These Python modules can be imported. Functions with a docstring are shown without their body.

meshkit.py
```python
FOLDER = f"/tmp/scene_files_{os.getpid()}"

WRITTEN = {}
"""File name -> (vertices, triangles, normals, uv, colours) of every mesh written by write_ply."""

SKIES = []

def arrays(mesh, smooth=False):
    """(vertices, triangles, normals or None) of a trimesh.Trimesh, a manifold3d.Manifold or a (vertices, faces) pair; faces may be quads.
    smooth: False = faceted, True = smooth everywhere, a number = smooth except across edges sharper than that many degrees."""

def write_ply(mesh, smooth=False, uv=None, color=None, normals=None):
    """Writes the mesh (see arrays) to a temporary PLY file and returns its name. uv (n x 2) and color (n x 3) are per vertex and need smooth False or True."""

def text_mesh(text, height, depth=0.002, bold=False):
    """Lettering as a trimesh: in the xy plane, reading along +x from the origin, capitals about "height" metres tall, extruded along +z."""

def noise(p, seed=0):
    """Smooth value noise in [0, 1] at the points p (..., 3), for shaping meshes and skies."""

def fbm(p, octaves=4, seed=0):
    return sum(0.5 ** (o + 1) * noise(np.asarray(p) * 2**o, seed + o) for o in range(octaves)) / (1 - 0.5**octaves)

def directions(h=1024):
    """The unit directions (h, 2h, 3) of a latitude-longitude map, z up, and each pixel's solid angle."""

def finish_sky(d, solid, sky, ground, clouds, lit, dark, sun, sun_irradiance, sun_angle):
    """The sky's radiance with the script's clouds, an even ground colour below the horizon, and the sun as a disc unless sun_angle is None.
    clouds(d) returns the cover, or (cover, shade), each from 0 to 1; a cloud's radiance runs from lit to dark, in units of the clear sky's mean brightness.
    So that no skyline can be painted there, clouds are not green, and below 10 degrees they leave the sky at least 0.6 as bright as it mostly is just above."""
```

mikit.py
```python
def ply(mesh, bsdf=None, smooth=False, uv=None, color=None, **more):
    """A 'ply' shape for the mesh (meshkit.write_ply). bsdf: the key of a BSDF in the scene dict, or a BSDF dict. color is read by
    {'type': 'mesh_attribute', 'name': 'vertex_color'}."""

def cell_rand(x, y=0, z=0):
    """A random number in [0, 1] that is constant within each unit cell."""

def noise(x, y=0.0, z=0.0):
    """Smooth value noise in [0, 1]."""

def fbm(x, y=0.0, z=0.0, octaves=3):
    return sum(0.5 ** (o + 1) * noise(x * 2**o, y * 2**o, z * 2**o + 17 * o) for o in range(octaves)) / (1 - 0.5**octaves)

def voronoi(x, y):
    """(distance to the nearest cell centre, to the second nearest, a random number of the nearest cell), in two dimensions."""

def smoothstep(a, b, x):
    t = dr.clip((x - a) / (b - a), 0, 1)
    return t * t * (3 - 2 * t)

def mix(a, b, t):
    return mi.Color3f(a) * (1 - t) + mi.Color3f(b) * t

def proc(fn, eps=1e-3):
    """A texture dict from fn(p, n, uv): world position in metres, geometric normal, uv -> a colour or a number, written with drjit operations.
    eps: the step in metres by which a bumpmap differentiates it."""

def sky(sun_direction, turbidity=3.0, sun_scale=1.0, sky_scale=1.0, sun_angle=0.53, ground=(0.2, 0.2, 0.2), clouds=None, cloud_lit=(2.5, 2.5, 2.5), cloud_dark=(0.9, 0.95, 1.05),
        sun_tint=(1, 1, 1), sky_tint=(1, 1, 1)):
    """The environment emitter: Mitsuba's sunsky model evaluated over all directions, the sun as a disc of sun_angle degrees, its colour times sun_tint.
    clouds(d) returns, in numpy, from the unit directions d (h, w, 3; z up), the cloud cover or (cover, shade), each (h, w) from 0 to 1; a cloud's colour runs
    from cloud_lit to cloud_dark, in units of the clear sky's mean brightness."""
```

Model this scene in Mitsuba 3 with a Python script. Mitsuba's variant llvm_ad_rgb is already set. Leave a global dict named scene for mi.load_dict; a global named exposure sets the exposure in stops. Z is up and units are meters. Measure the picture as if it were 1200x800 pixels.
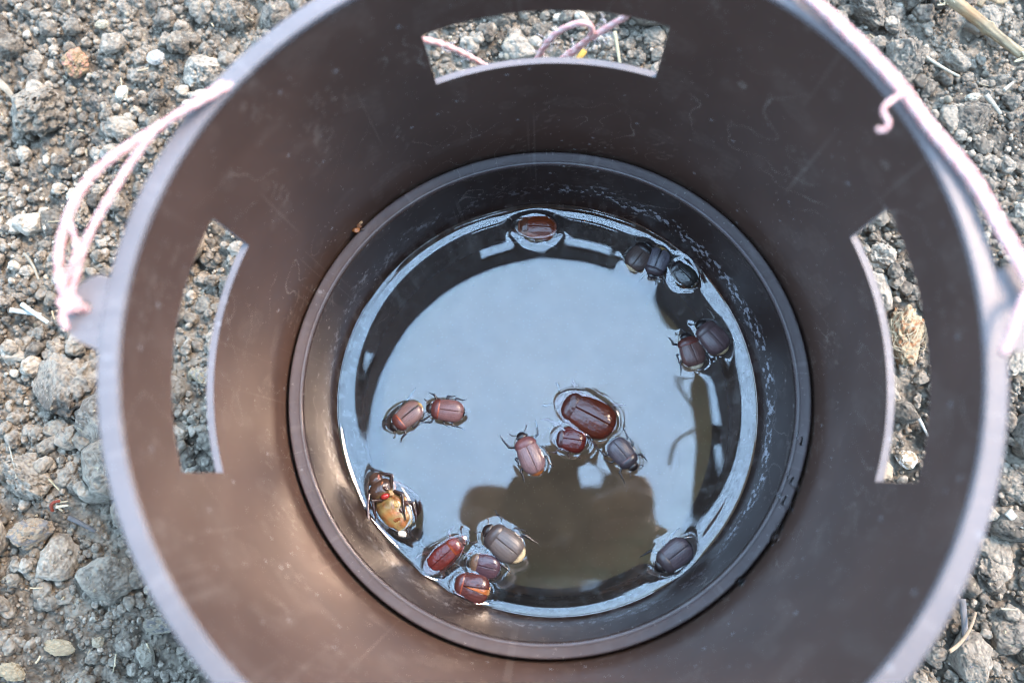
import math, numpy as np, trimesh, manifold3d as m3, mitsuba as mi, drjit as dr, mikit, meshkit
from mikit import ply, proc, noise, fbm, voronoi, cell_rand, smoothstep, mix
T = mi.ScalarTransform4f
PI = math.pi
scene, labels = {}, {}

# ------------------------------------------------------------------ camera, sky, exposure
EYE = np.array([-0.0009, -0.0343, 0.300])
FWD = np.array([-0.03858, 0.18690, -0.98162])
UP = np.array([0.00734, 0.98238, 0.18676])
RIGHT = np.array([0.99923, 0.0, -0.03927])
scene['camera'] = {'type': 'thinlens', 'fov': 64.55, 'fov_axis': 'x', 'near_clip': 0.004, 'far_clip': 400.0,
                   'aperture_radius': 0.0021, 'focus_distance': 0.305,
                   'to_world': T().look_at(origin=EYE.tolist(), target=(EYE + FWD).tolist(), up=UP.tolist())}
def veil(d):
    """A bright, thin high overcast: about three times as bright overhead as at the horizon."""
    up = np.clip(d[..., 2], 0, 1)
    return 0.92 + 0 * up, np.clip(1 - (1 + 2 * up) / 3 * 1.1 + 0.25 * (meshkit.fbm(d * 2.2, 4, 5) - 0.5), 0, 1)
scene['sky'] = mikit.sky([0.64, 0.45, 0.86], turbidity=3.0, sun_scale=0.40, sun_angle=22.0, sun_tint=(1.08, 0.96, 0.90), sky_scale=1.0,
                         clouds=veil, cloud_lit=(2.5, 3.9, 5.8), cloud_dark=(0.72, 1.02, 1.45))
exposure = 3.5

# ------------------------------------------------------------------ helpers
def tag(key, label=None, cat=None, group=None, kind=None):
    labels[key] = {k: v for k, v in (('label', label), ('category', cat), ('group', group), ('kind', kind)) if v}
def num(name):
    if name not in scene and name not in labels: return name
    i = 1
    while f'{name}_{i:03d}' in scene or f'{name}_{i:03d}' in labels: i += 1
    return f'{name}_{i:03d}'
def put(key, mesh, bsdf, smooth=False, **kw):
    key = num(key); scene[key] = ply(mesh, bsdf, smooth, **kw); return key
def rng(s): return np.random.RandomState(s)
def grid_faces(n, m, wrap_m=False):
    i, j = np.meshgrid(np.arange(n - 1), np.arange(m if wrap_m else m - 1), indexing='ij')
    j2 = (j + 1) % m
    return np.stack([i * m + j, i * m + j2, (i + 1) * m + j2, (i + 1) * m + j], -1).reshape(-1, 4)
def tri(v, f):
    f = np.asarray(f)
    if f.shape[1] == 4: f = np.vstack([f[:, [0, 1, 2]], f[:, [0, 2, 3]]])
    return trimesh.Trimesh(v, f, process=False)
def cat(ms): return trimesh.util.concatenate(ms)
def spline(pts, n):
    from scipy.interpolate import CubicSpline
    pts = np.asarray(pts, float); d = np.r_[0, np.cumsum(np.linalg.norm(np.diff(pts, axis=0), axis=1) ** 0.6)]
    return CubicSpline(d, pts)(np.linspace(0, d[-1], n))
def tube(path, r, sides=10, ply_amp=0.0, plies=2, pitch=0.008, squash=1.0):
    """Closed tube along a path; r a number or one per point. Returns mesh and the (phase) per vertex."""
    path = np.asarray(path, float); n = len(path); r = np.broadcast_to(r, (n,))
    t = np.gradient(path, axis=0); t /= np.linalg.norm(t, axis=1, keepdims=True) + 1e-12
    a = np.array([0, 0, 1.0]) if abs(t[0][2]) < 0.9 else np.array([1.0, 0, 0])
    u = np.cross(t[0], a); u /= np.linalg.norm(u); us = []
    for k in range(n):
        u = u - t[k] * (u @ t[k]); u /= np.linalg.norm(u); us.append(u)
    us = np.array(us); vs = np.cross(t, us)
    s = np.r_[0, np.cumsum(np.linalg.norm(np.diff(path, axis=0), axis=1))]
    ph = np.linspace(0, 2 * PI, sides, endpoint=False)
    tw = ph[None] - 2 * PI * s[:, None] / pitch
    rr = r[:, None] * (1 + ply_amp * np.cos(plies * tw))
    v = path[:, None] + rr[..., None] * (np.cos(ph)[None, :, None] * us[:, None] + squash * np.sin(ph)[None, :, None] * vs[:, None])
    v = np.vstack([v.reshape(-1, 3), path[:1], path[-1:]])
    f = grid_faces(n, sides, True)[:, ::-1]; f = np.vstack([f[:, [0, 1, 2]], f[:, [0, 2, 3]]])
    j = np.arange(sides); j2 = (j + 1) % sides
    f = np.vstack([f, np.stack([np.full(sides, n * sides), j2, j], 1)[:, ::-1], np.stack([np.full(sides, n * sides + 1), (n - 1) * sides + j, (n - 1) * sides + j2], 1)[:, ::-1]])
    return trimesh.Trimesh(v, f, process=False), np.r_[tw.ravel(), 0, 0]
def ball(c, r, n=20): return m3.Manifold.sphere(r, n).translate(tuple(map(float, c)))
def bone(a, ra, b, rb, n=16): return m3.Manifold.batch_hull([ball(a, ra, n), ball(b, rb, n)])
def chain(pts, rs, n=16): return [bone(pts[i], rs[i], pts[i + 1], rs[i + 1], n) for i in range(len(pts) - 1)]
def union(ms): return m3.Manifold.batch_boolean(ms, m3.OpType.Add)
def to_tri(m):
    x = m.to_mesh(); return trimesh.Trimesh(x.vert_properties[:, :3], x.tri_verts, process=False)
def rbox(size, r, n=12):
    x, y, z = np.array(size) / 2 - r
    return m3.Manifold.batch_hull([ball((a * x, b * y, c * z), r, n) for a in (-1, 1) for b in (-1, 1) for c in (-1, 1)])

# ------------------------------------------------------------------ materials
def specks(p, size, seed, keep):
    """Small bright dust specks on the bucket, by position round its axis and height."""
    th = dr.atan2(p.y, p.x)
    d, _, k = voronoi(th * 0.09 / size + seed, p.z / size + dr.sqrt(p.x * p.x + p.y * p.y) / size * 0.7)
    k2 = cell_rand(k * 7919.0, seed)
    return smoothstep(0.16, 0.06, d / (0.15 + k2)) * dr.select(k > keep, 1.0, 0.0) * (0.3 + 0.7 * k2)
def plastic(base, dusty, salt):
    def fn(p, n, uv):
        th = dr.atan2(p.y, p.x)
        film = fbm(p.x * 55, p.y * 55, p.z * 40, 4)
        c = mix(base, [b * 1.16 for b in base], smoothstep(0.35, 0.7, film))
        streak = noise(th * 60, p.z * 900 + th * 40, 3.0) * smoothstep(0.55, 0.8, noise(th * 9, p.z * 60, 9.0))
        c = mix(c, dusty, 0.28 * smoothstep(0.6, 0.9, streak))
        blot = smoothstep(0.66, 0.8, noise(th * 14, p.z * 130, 5.0)) * noise(p.x * 900, p.y * 900, p.z * 900)
        c = mix(c, dusty, 0.15 * blot)
        c = mix(c, [0.30, 0.27, 0.24], 0.5 * specks(p, 0.0021, 0.0, 0.82))
        c = mix(c, [0.26, 0.25, 0.25], 0.6 * specks(p, 0.0050, 40.0, 0.90))
        # fine scratches, and a few run marks down the wall
        scr = smoothstep(0.975, 0.997, 1 - dr.abs(2 * noise(th * 11 + p.z * 120, p.z * 70 - th * 6, 21.0) - 1)) * smoothstep(0.55, 0.75, noise(th * 5, p.z * 40, 31.0))
        c = mix(c, dusty, 0.7 * scr)
        run = smoothstep(0.80, 0.90, noise(th * 90, p.z * 7, 41.0)) * smoothstep(0.6, 0.8, noise(th * 12, p.z * 25, 43.0))
        c = mix(c, dusty, 0.20 * run)
        if salt:   # chalky tide mark on the cup's wall, heaviest on one side
            band = smoothstep(0.0055, 0.0, dr.abs(p.z - 0.0135 - 0.006 * (noise(th * 7, 2.0, 1.0) - 0.5)))
            side = smoothstep(-0.9, -0.1, th) * smoothstep(1.75, 0.9, th) * 0.9 + 0.12
            grit = smoothstep(0.50, 0.74, fbm(p.x * 700, p.y * 700, p.z * 500, 3))
            c = mix(c, [0.42, 0.44, 0.48], dr.minimum(band * side * grit * 1.5, 0.62))
            low = smoothstep(0.012, 0.0, p.z) * smoothstep(0.5, 0.75, fbm(p.x * 350, p.y * 350, p.z * 90, 3))
            c = mix(c, [0.16, 0.15, 0.15], 0.35 * low)
        return c
    return fn
def rough_tex(a, b):
    return proc(lambda p, n, uv: a + (b - a) * fbm(p.x * 90, p.y * 90, p.z * 90, 3))
micro = proc(lambda p, n, uv: fbm(p.x * 260, p.y * 260, p.z * 260, 3), eps=4e-4)
def mat(key, base, rough, spec=0.5, bump=None, bscale=0.0, **kw):
    d = {'type': 'principled', 'base_color': base if isinstance(base, dict) else {'type': 'rgb', 'value': list(base)}, 'roughness': rough, 'specular': spec, **kw}
    if bump is not None: d = {'type': 'bumpmap', 'bump': bump, 'scale': bscale, 'bsdf': d}
    scene[key] = {'type': 'twosided', 'bsdf': d}
VC = {'type': 'mesh_attribute', 'name': 'vertex_color'}
mat('brown_plastic', proc(plastic((0.074, 0.043, 0.032), (0.20, 0.16, 0.13), False)), rough_tex(0.54, 0.66), 0.13, micro, 0.00022)
mat('cup_plastic', proc(plastic((0.030, 0.020, 0.017), (0.12, 0.10, 0.09), True)), rough_tex(0.56, 0.7), 0.1, micro, 0.0002)
mat('rim_plastic', proc(plastic((0.145, 0.126, 0.125), (0.24, 0.21, 0.20), False)), rough_tex(0.40, 0.55), 0.6, micro, 0.00015)
def floor_fn(p, n, uv):
    c = mix([0.088, 0.047, 0.024], [0.145, 0.080, 0.040], fbm(p.x * 120, p.y * 120, 0.0, 4))
    d, _, k = voronoi(p.x / 0.0013, p.y / 0.0013)
    c = mix(c, [0.20, 0.15, 0.09], 0.30 * smoothstep(0.30, 0.12, d) * dr.select(k > 0.86, 1.0, 0.0))
    return mix(c, [0.13, 0.105, 0.055], 0.8 * smoothstep(0.054, 0.073, dr.sqrt(p.x * p.x + p.y * p.y)) * fbm(p.x * 300, p.y * 300, 0.0, 3))
mat('cup_floor', proc(floor_fn), 0.7, 0.3)
scene['water_surface'] = {'type': 'dielectric', 'int_ior': 2.0, 'ext_ior': 1.0, 'specular_transmittance': {'type': 'rgb', 'value': [0.97, 0.95, 0.91]}}
scene['drop_glass'] = {'type': 'dielectric', 'int_ior': 1.33, 'ext_ior': 1.0}
mat('chitin_dry', VC, 0.33, 0.62, proc(lambda p, n, uv: fbm(p.x * 2500, p.y * 2500, p.z * 2500, 2), eps=6e-5), 0.00005)
mat('chitin_wet', VC, 0.24, 0.5, proc(lambda p, n, uv: fbm(p.x * 900, p.y * 900, p.z * 900, 2), eps=1e-4), 0.00016, clearcoat=0.6, clearcoat_gloss=0.97)
mat('twine_fibre', VC, 0.55, 0.4, sheen=0.6)
mat('straw', VC, 0.7, 0.25)
mat('stone', VC, 0.85, 0.2, proc(lambda p, n, uv: fbm(p.x * 900, p.y * 900, p.z * 900, 3), eps=2e-4), 0.0005)
soil_bump = proc(lambda p, n, uv: fbm(p.x * 480, p.y * 480, p.z * 480, 4), eps=2.5e-4)
def soil(lo, hi, seed):
    def fn(p, n, uv):
        a = fbm(p.x * 45 + seed, p.y * 45, p.z * 45, 3); g = noise(p.x * 1100, p.y * 1100, p.z * 1100 + seed)
        h = noise(p.x * 420 + 7, p.y * 420, p.z * 420)
        c = mix(lo, hi, smoothstep(0.25, 0.75, 0.55 * a + 0.28 * g + 0.17 * h))
        return mix(c, [0.34, 0.29, 0.20], 0.8 * smoothstep(0.86, 0.93, noise(p.x * 640, p.y * 640, p.z * 640 + 3 * seed)))
    return proc(fn)
mat('soil_dark', soil((0.078, 0.066, 0.0525), (0.275, 0.235, 0.182), 1.0), 0.95, 0.1, soil_bump, 0.0036)
mat('soil_grey', soil((0.101, 0.085, 0.068), (0.340, 0.290, 0.225), 5.0), 0.95, 0.1, soil_bump, 0.0036)
mat('soil_pale', soil((0.15, 0.127, 0.100), (0.47, 0.40, 0.31), 9.0), 0.95, 0.1, soil_bump, 0.0036)
mat('black_metal', (0.02, 0.02, 0.021), 0.4, 0.5)
mat('black_rubber', (0.018, 0.018, 0.018), 0.7, 0.4)
mat('lens_glass', (0.01, 0.01, 0.014), 0.05, 0.8)
mat('screen_glass', (0.012, 0.012, 0.014), 0.1, 0.6)
mat('skin', (0.42, 0.25, 0.18), 0.5, 0.4)
mat('jacket_cloth', (0.055, 0.060, 0.072), 0.9, 0.2)
mat('trouser_cloth', (0.06, 0.055, 0.05), 0.9, 0.2)
mat('hair', (0.02, 0.014, 0.01), 0.6, 0.4)
mat('shoe_leather', (0.03, 0.025, 0.02), 0.6, 0.4)
mat('eye_white', (0.7, 0.7, 0.68), 0.2, 0.5)

# ------------------------------------------------------------------ the soil
BUCKET_R = 0.0955
def ground_z(x, y):
    x, y = np.broadcast_arrays(np.asarray(x, float), np.asarray(y, float))
    p = np.stack([x, y, 0 * x], -1)
    z = -0.0275 - 0.002 + 0.018 * (meshkit.fbm(p * 17, 4, 3) - 0.5) + 0.009 * (meshkit.fbm(p * 190, 3, 8) - 0.5)
    r = np.hypot(x, y)
    t = np.clip((r - 0.087) / 0.010, 0, 1)
    z = z * t + (-0.055) * (1 - t) * (r < 0.097) + z * (1 - t) * (r >= 0.097)
    return z + 0.02 * np.clip(r - 1, 0, 8) * (meshkit.fbm(p * 0.8, 3, 4) - 0.5)
def axis_ticks(a, b, step, far):
    fine = np.arange(a, b, step); s, out = step, [b]
    while out[-1] < far: s *= 1.22; out.append(out[-1] + s)
    s, low = step, [a - step]
    while low[-1] > -far: s *= 1.22; low.append(low[-1] - s)
    return np.r_[low[::-1], fine, out]
gx, gy = axis_ticks(-0.31, 0.27, 0.0015, 120), axis_ticks(-0.17, 0.26, 0.0015, 120)
X, Y = np.meshgrid(gx, gy, indexing='ij')
put('soil_ground', ((np.stack([X, Y, ground_z(X, Y)], -1)).reshape(-1, 3), grid_faces(len(gx), len(gy))[:, [0, 3, 2, 1]][:, ::-1]), 'soil_dark', True)
tag('soil_ground', 'dark grey crumbly bare soil of the field under and around the bucket', 'soil', kind='structure')

# clods: a few shapes, scattered
def lump(sub, seed, rough=1.0):
    m = trimesh.creation.icosphere(subdivisions=sub); v = m.vertices.copy(); o = rng(seed).uniform(0, 50, 3)
    d = 0.75 * (meshkit.fbm(v * 0.9 + o, 2, seed) - 0.5) + 0.55 * (meshkit.fbm(v * 2.2 + o, 3, seed + 1) - 0.5)
    if sub == 2: d = d + 0.50 * (meshkit.fbm(v * 3.2 + o, 2, seed + 2) - 0.5)
    if sub >= 3: d = d + 0.46 * rough * (meshkit.fbm(v * 5.0 + o, 3, seed + 2) - 0.5) + 0.16 * rough * (meshkit.noise(v * 14 + o, seed + 4) - 0.5)
    if sub >= 4: d = d + 0.16 * rough * (meshkit.fbm(v * 18 + o, 2, seed + 6) - 0.5)
    v = v * (1 + d)[:, None]
    # a few flat broken faces
    R = rng(seed + 99)
    for _ in range(4):
        n = R.normal(size=3); n /= np.linalg.norm(n); h = R.uniform(0.55, 0.85); s = v @ n
        v -= np.where(s > h, 0.75 * (s - h), 0)[:, None] * n
    return trimesh.Trimesh(v * R.uniform(0.78, 1.15, 3), m.faces, process=False)
big = [lump(4, 10 + i) for i in range(10)]
mid = [lump(3, 40 + i) for i in range(16)]
small = [lump(2, 80 + i) for i in range(10)]
tiny = [lump(1, 120 + i) for i in range(12)]
grit = [trimesh.Trimesh((lambda m: m.vertices * (1 + 0.5 * (rng(160 + i).rand(len(m.vertices), 1) - .5)))(trimesh.creation.icosphere(subdivisions=0)), trimesh.creation.icosphere(subdivisions=0).faces, process=False) for i in range(8)]
def rotm(R):
    q = R.normal(size=4); q /= np.linalg.norm(q); a, b, c, d = q
    return np.array([[1 - 2 * (c * c + d * d), 2 * (b * c - a * d), 2 * (b * d + a * c)], [2 * (b * c + a * d), 1 - 2 * (b * b + d * d), 2 * (c * d - a * b)], [2 * (b * d - a * c), 2 * (c * d + a * b), 1 - 2 * (b * b + c * c)]])
def in_sight(P):
    """Does the photograph show this spot of ground: in the frame and not behind the bucket's wall?"""
    c = np.array([(P - EYE) @ RIGHT, (P - EYE) @ UP, (P - EYE) @ FWD]); u, v = c[0] / c[2] * 950, c[1] / c[2] * 950
    if abs(u) > 604 or abs(v) > 404: return False
    for t in np.linspace(0.3, 1, 40):
        Q = EYE + (P - EYE) * t; r = math.hypot(Q[0], Q[1])
        if Q[2] < 0.13 and r > 0.0938 - 0.0694 * (0.13 - Q[2]): break
    if Q[2] > 0.1255: return r > 0.098
    a = math.degrees(math.atan2(Q[1], Q[0])) % 360
    return 0.083 < Q[2] < 0.1045 and min(abs((a - m + 180) % 360 - 180) for m in (90, 178, 2)) < 20
def clod_side(x, y):
    if math.hypot(x, y) < 0.17 and abs(y) < 0.07 and abs(x) > 0.1: return 'in the left window or just outside it' if x < 0 else 'in the right window or just outside it'
    if abs(x) < 0.08: return 'in the far window'
    return ('at upper left beyond the twine' if y > 0.05 else 'at the left edge below the lug' if y > -0.05 else 'in the lower left corner') if x < 0 else ('at upper right near the stalk' if y > 0.05 else 'in the lower right corner')
SOILS = ['soil_dark', 'soil_grey', 'soil_pale']
R = rng(7)
clods, used = [], []
KEPT_CLEAR = [(-205, -49, 9), (-140.8, 14.1, 7), (-146.5, 15.3, 4), (-152.1, -84.6, 8), (-192.5, -92.6, 6), (-177.5, -91, 4), (-157, -95.5, 6), (-208, -101.5, 6), (-206.5, 153.8, 8), (-184.2, 139, 5), (-171.2, 155.6, 5), (-198.8, 174.1, 5), (131, -24.5, 7), (141.5, -20.5, 6), (178.5, 128.6, 4), (144, 29, 11), (178, 166, 4), (184, 160, 4), (192, 153, 4), (198, 148, 4), (165, 145, 4), (-212, 40, 5), (17, 153, 5), (31, 158, 4), (147, -9, 3), (153, -85, 4), (156, -78, 4), (-193, -38, 4), (-186, -45, 4), (185, 124, 4)]
def clear(x, y, r): return all(math.hypot(x - a * 1e-3, y - b * 1e-3) > c * 1e-3 + 0.8 * r for a, b, c in KEPT_CLEAR)
def fine_patch(x, y):   # patches of the field that are trodden to fine crumbs
    return (x < -0.10 and 0.055 < y < 0.115) or (x > 0.15 and 0.07 < y < 0.115)
# heavier lumps where the photograph has them: x, y, radius
KEEP = [(-0.212, 0.165, .017), (-0.150, 0.150, .011), (-0.140, 0.178, .010), (-0.178, -0.004, .012), (-0.197, 0.009, .013), (-0.172, -0.022, .013), (-0.183, -0.033, .007), (-0.208, -0.028, .009),
        (-0.196, -0.060, .009), (-0.176, -0.066, .012), (-0.168, -0.040, .008), (0.152, 0.146, .012), (0.176, 0.118, .011), (0.140, 0.175, .012), (0.133, 0.047, .009), (0.138, 0.062, .007), (0.141, 0.0, .007),
        (0.171, -0.062, .010), (0.160, -0.068, .006), (0.158, -0.094, .010), (0.174, -0.085, .007), (0.182, -0.03, .009), (0.186, 0.02, .010), (0.188, -0.012, .010), (-0.20, 0.085, .006), (-0.224, 0.135, .013), (-0.228, -0.052, .011), (0.05, 0.175, .011), (-0.02, 0.18, .010)]
for x, y, r in KEEP:
    if clear(x, y, 0.6 * r): clods.append((x, y, r, 4))
tries = 0
while len(clods) < 900 and tries < 40000:
    tries += 1
    x, y = R.uniform(-0.36, 0.34), R.uniform(-0.2, 0.33); r = 0.0034 * (1 - R.rand()) ** -0.42
    if r > 0.012 or math.hypot(x, y) < BUCKET_R + r: continue
    if fine_patch(x, y) and r > 0.004 or not clear(x, y, r): continue
    if any((x - a) ** 2 + (y - b) ** 2 < (0.72 * (r + c)) ** 2 for a, b, c, _ in clods): continue
    clods.append((x, y, r, 4 if r > 0.009 else 3))
crumbs = {0: [], 1: [], 2: []}
shapes, named = {}, {}
single = []
for i, (x, y, r, sub) in enumerate(clods):
    z = float(ground_z(x, y)) + r * R.uniform(0.1, 0.4)
    pool = big if sub == 4 else mid
    single.append((x, y, z, r, sub, R.randint(len(pool)), R.uniform(0, 360), R.choice(3, p=[.45, .4, .15]), R.uniform(0.62, 0.9), in_sight(np.array([x, y, z]))))
seen = sorted([s for s in single if s[9]], key=lambda s: -s[3] / np.linalg.norm(np.array(s[:3]) - EYE))[:290]
for s in single:
    x, y, z, r, sub, k, a, c, flat, vis = s
    if s in seen:
        if (sub, k) not in shapes: shapes[sub, k] = ply((big if sub == 4 else mid)[k], None, True)
        key = num('soil_clod')
        scene[key] = {**shapes[sub, k], 'bsdf': {'type': 'ref', 'id': SOILS[c]}, 'to_world': T().translate([x, y, z]).rotate([0, 0, 1], a).rotate([1, 0, 0], a * 3).scale([r, r, r * flat])}
        side = clod_side(x, y); size = 'big' if r > 0.0085 else 'middling' if r > 0.0055 else 'small'
        named.setdefault(f'{size} rough {("dark grey", "grey", "pale grey")[c]} clod {side}', []).append(((np.array([x, y, z]) - EYE) @ UP / ((np.array([x, y, z]) - EYE) @ FWD), key, f'{size} clods of soil {side}'))
    else:
        m = small[k % len(small)]; crumbs[c].append((m.vertices @ rotm(R).T * r + [x, y, z], m.faces))
COUNT = ('', '', 'two', 'three', 'four', 'five', 'six', 'seven', 'eight', 'nine'); ORD = ('', 'second', 'third', 'fourth', 'fifth', 'sixth', 'seventh', 'eighth')
for lab, same in named.items():
    same.sort(reverse=True); n_ = len(same)
    for k, (_, key, grp) in enumerate(same):
        where = '' if n_ == 1 else f', upper of two' if n_ == 2 and k == 0 else ', lower of two' if n_ == 2 else f', topmost of {COUNT[n_]}' if k == 0 else f', lowest of {COUNT[n_]}' if k == n_ - 1 else f', {ORD[k]} from the top'
        tag(key, lab + where, 'clod of soil', grp)
def scatter(n, box, lo, hi, power, pool, lift):
    k = 0
    while k < n:
        x, y = R.uniform(box[0], box[1]), R.uniform(box[2], box[3])
        r = lo * (1 - R.rand()) ** -power
        if r > hi or math.hypot(x, y) < BUCKET_R + 0.6 * r or (r > 0.0015 and not clear(x, y, r)): continue
        k += 1
        m = pool[R.randint(len(pool))]; pale = min(0.9, 0.15 + 0.5 * fine_patch(x, y))
        c = 2 if R.rand() < pale * 0.6 else R.randint(2)
        crumbs[c].append((m.vertices @ rotm(R).T * (r * np.array([1, 1, 0.85])) + [x, y, 0.0], m.faces, (x, y, lift * r * R.uniform(0.2, 1.4))))
scatter(2700, (-0.29, 0.25, -0.14, 0.25), 0.0021, 0.0050, 0.45, small, 0.9)
scatter(6800, (-0.28, 0.24, -0.13, 0.24), 0.0014, 0.0024, 0.4, tiny, 0.9)
scatter(20000, (-0.27, 0.23, -0.12, 0.23), 0.0006, 0.0013, 0.4, grit, 1.3)
scatter(2500, (-0.7, 0.7, -0.6, 0.8), 0.003, 0.012, 0.45, small, 0.3)
for c in crumbs:
    pend = [q for q in crumbs[c] if len(q) == 3]; zz = ground_z(np.array([q[2][0] for q in pend]), np.array([q[2][1] for q in pend]))
    vs = [q[0] for q in crumbs[c] if len(q) == 2] + [q[0] + [0, 0, z + q[2][2]] for q, z in zip(pend, zz)]
    fs = [q[1] for q in crumbs[c] if len(q) == 2] + [q[1] for q in pend]
    off = np.cumsum([0] + [len(v) for v in vs])[:-1]
    scene[f'soil_crumbs__{c + 1:03d}'] = ply((np.vstack(vs), np.vstack([f + o for f, o in zip(fs, off)])), SOILS[c], True)
tag('soil_crumbs', 'loose small crumbs and grains of grey soil covering the ground', 'soil crumbs', kind='stuff')

# ------------------------------------------------------------------ the bucket
ZL, ZR, RL, RI, RO = 0.0326, 0.1298, 0.0871, 0.0938, 0.0984
HR, HL, HW = (-0.0101, 0.0034, -0.0071, 0.0025), (0.0133, 0.0030, 0.0010, 0.0014), (0.0070, -0.0059, -0.0050, 0.0005)
def warp(th, r, z, z0, z1, h0, h1, shift=(0, 0)):
    t = np.clip((z - z0) / (z1 - z0), 0, 1)
    c = np.stack([np.cos(2 * th), np.sin(2 * th), np.cos(3 * th), np.sin(3 * th)], -1)
    k = 1 + (1 - t) * (c @ np.array(h0)) + t * (c @ np.array(h1))
    return np.stack([r * k * np.cos(th) + shift[0] * t, r * k * np.sin(th) + shift[1] * t, z], -1)
def bw(th, r, z): return warp(th, r, z, ZL, ZR, HL, HR, (-0.0003, -0.0008))
def cw(th, r, z): return warp(th, r, z, 0.0, ZL, HW, HL)
def wall_r(z): return RL + (RI - RL) / (ZR - ZL) * (z - ZL)
WT = 0.0019
SLOTS = [(69.2, 110.5, .0821, .1053), (157.0, 197.8, .0835, .1058), (250.0, 291.0, .083, .1055), (-19.6, 23.2, .0832, .1053)]
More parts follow.
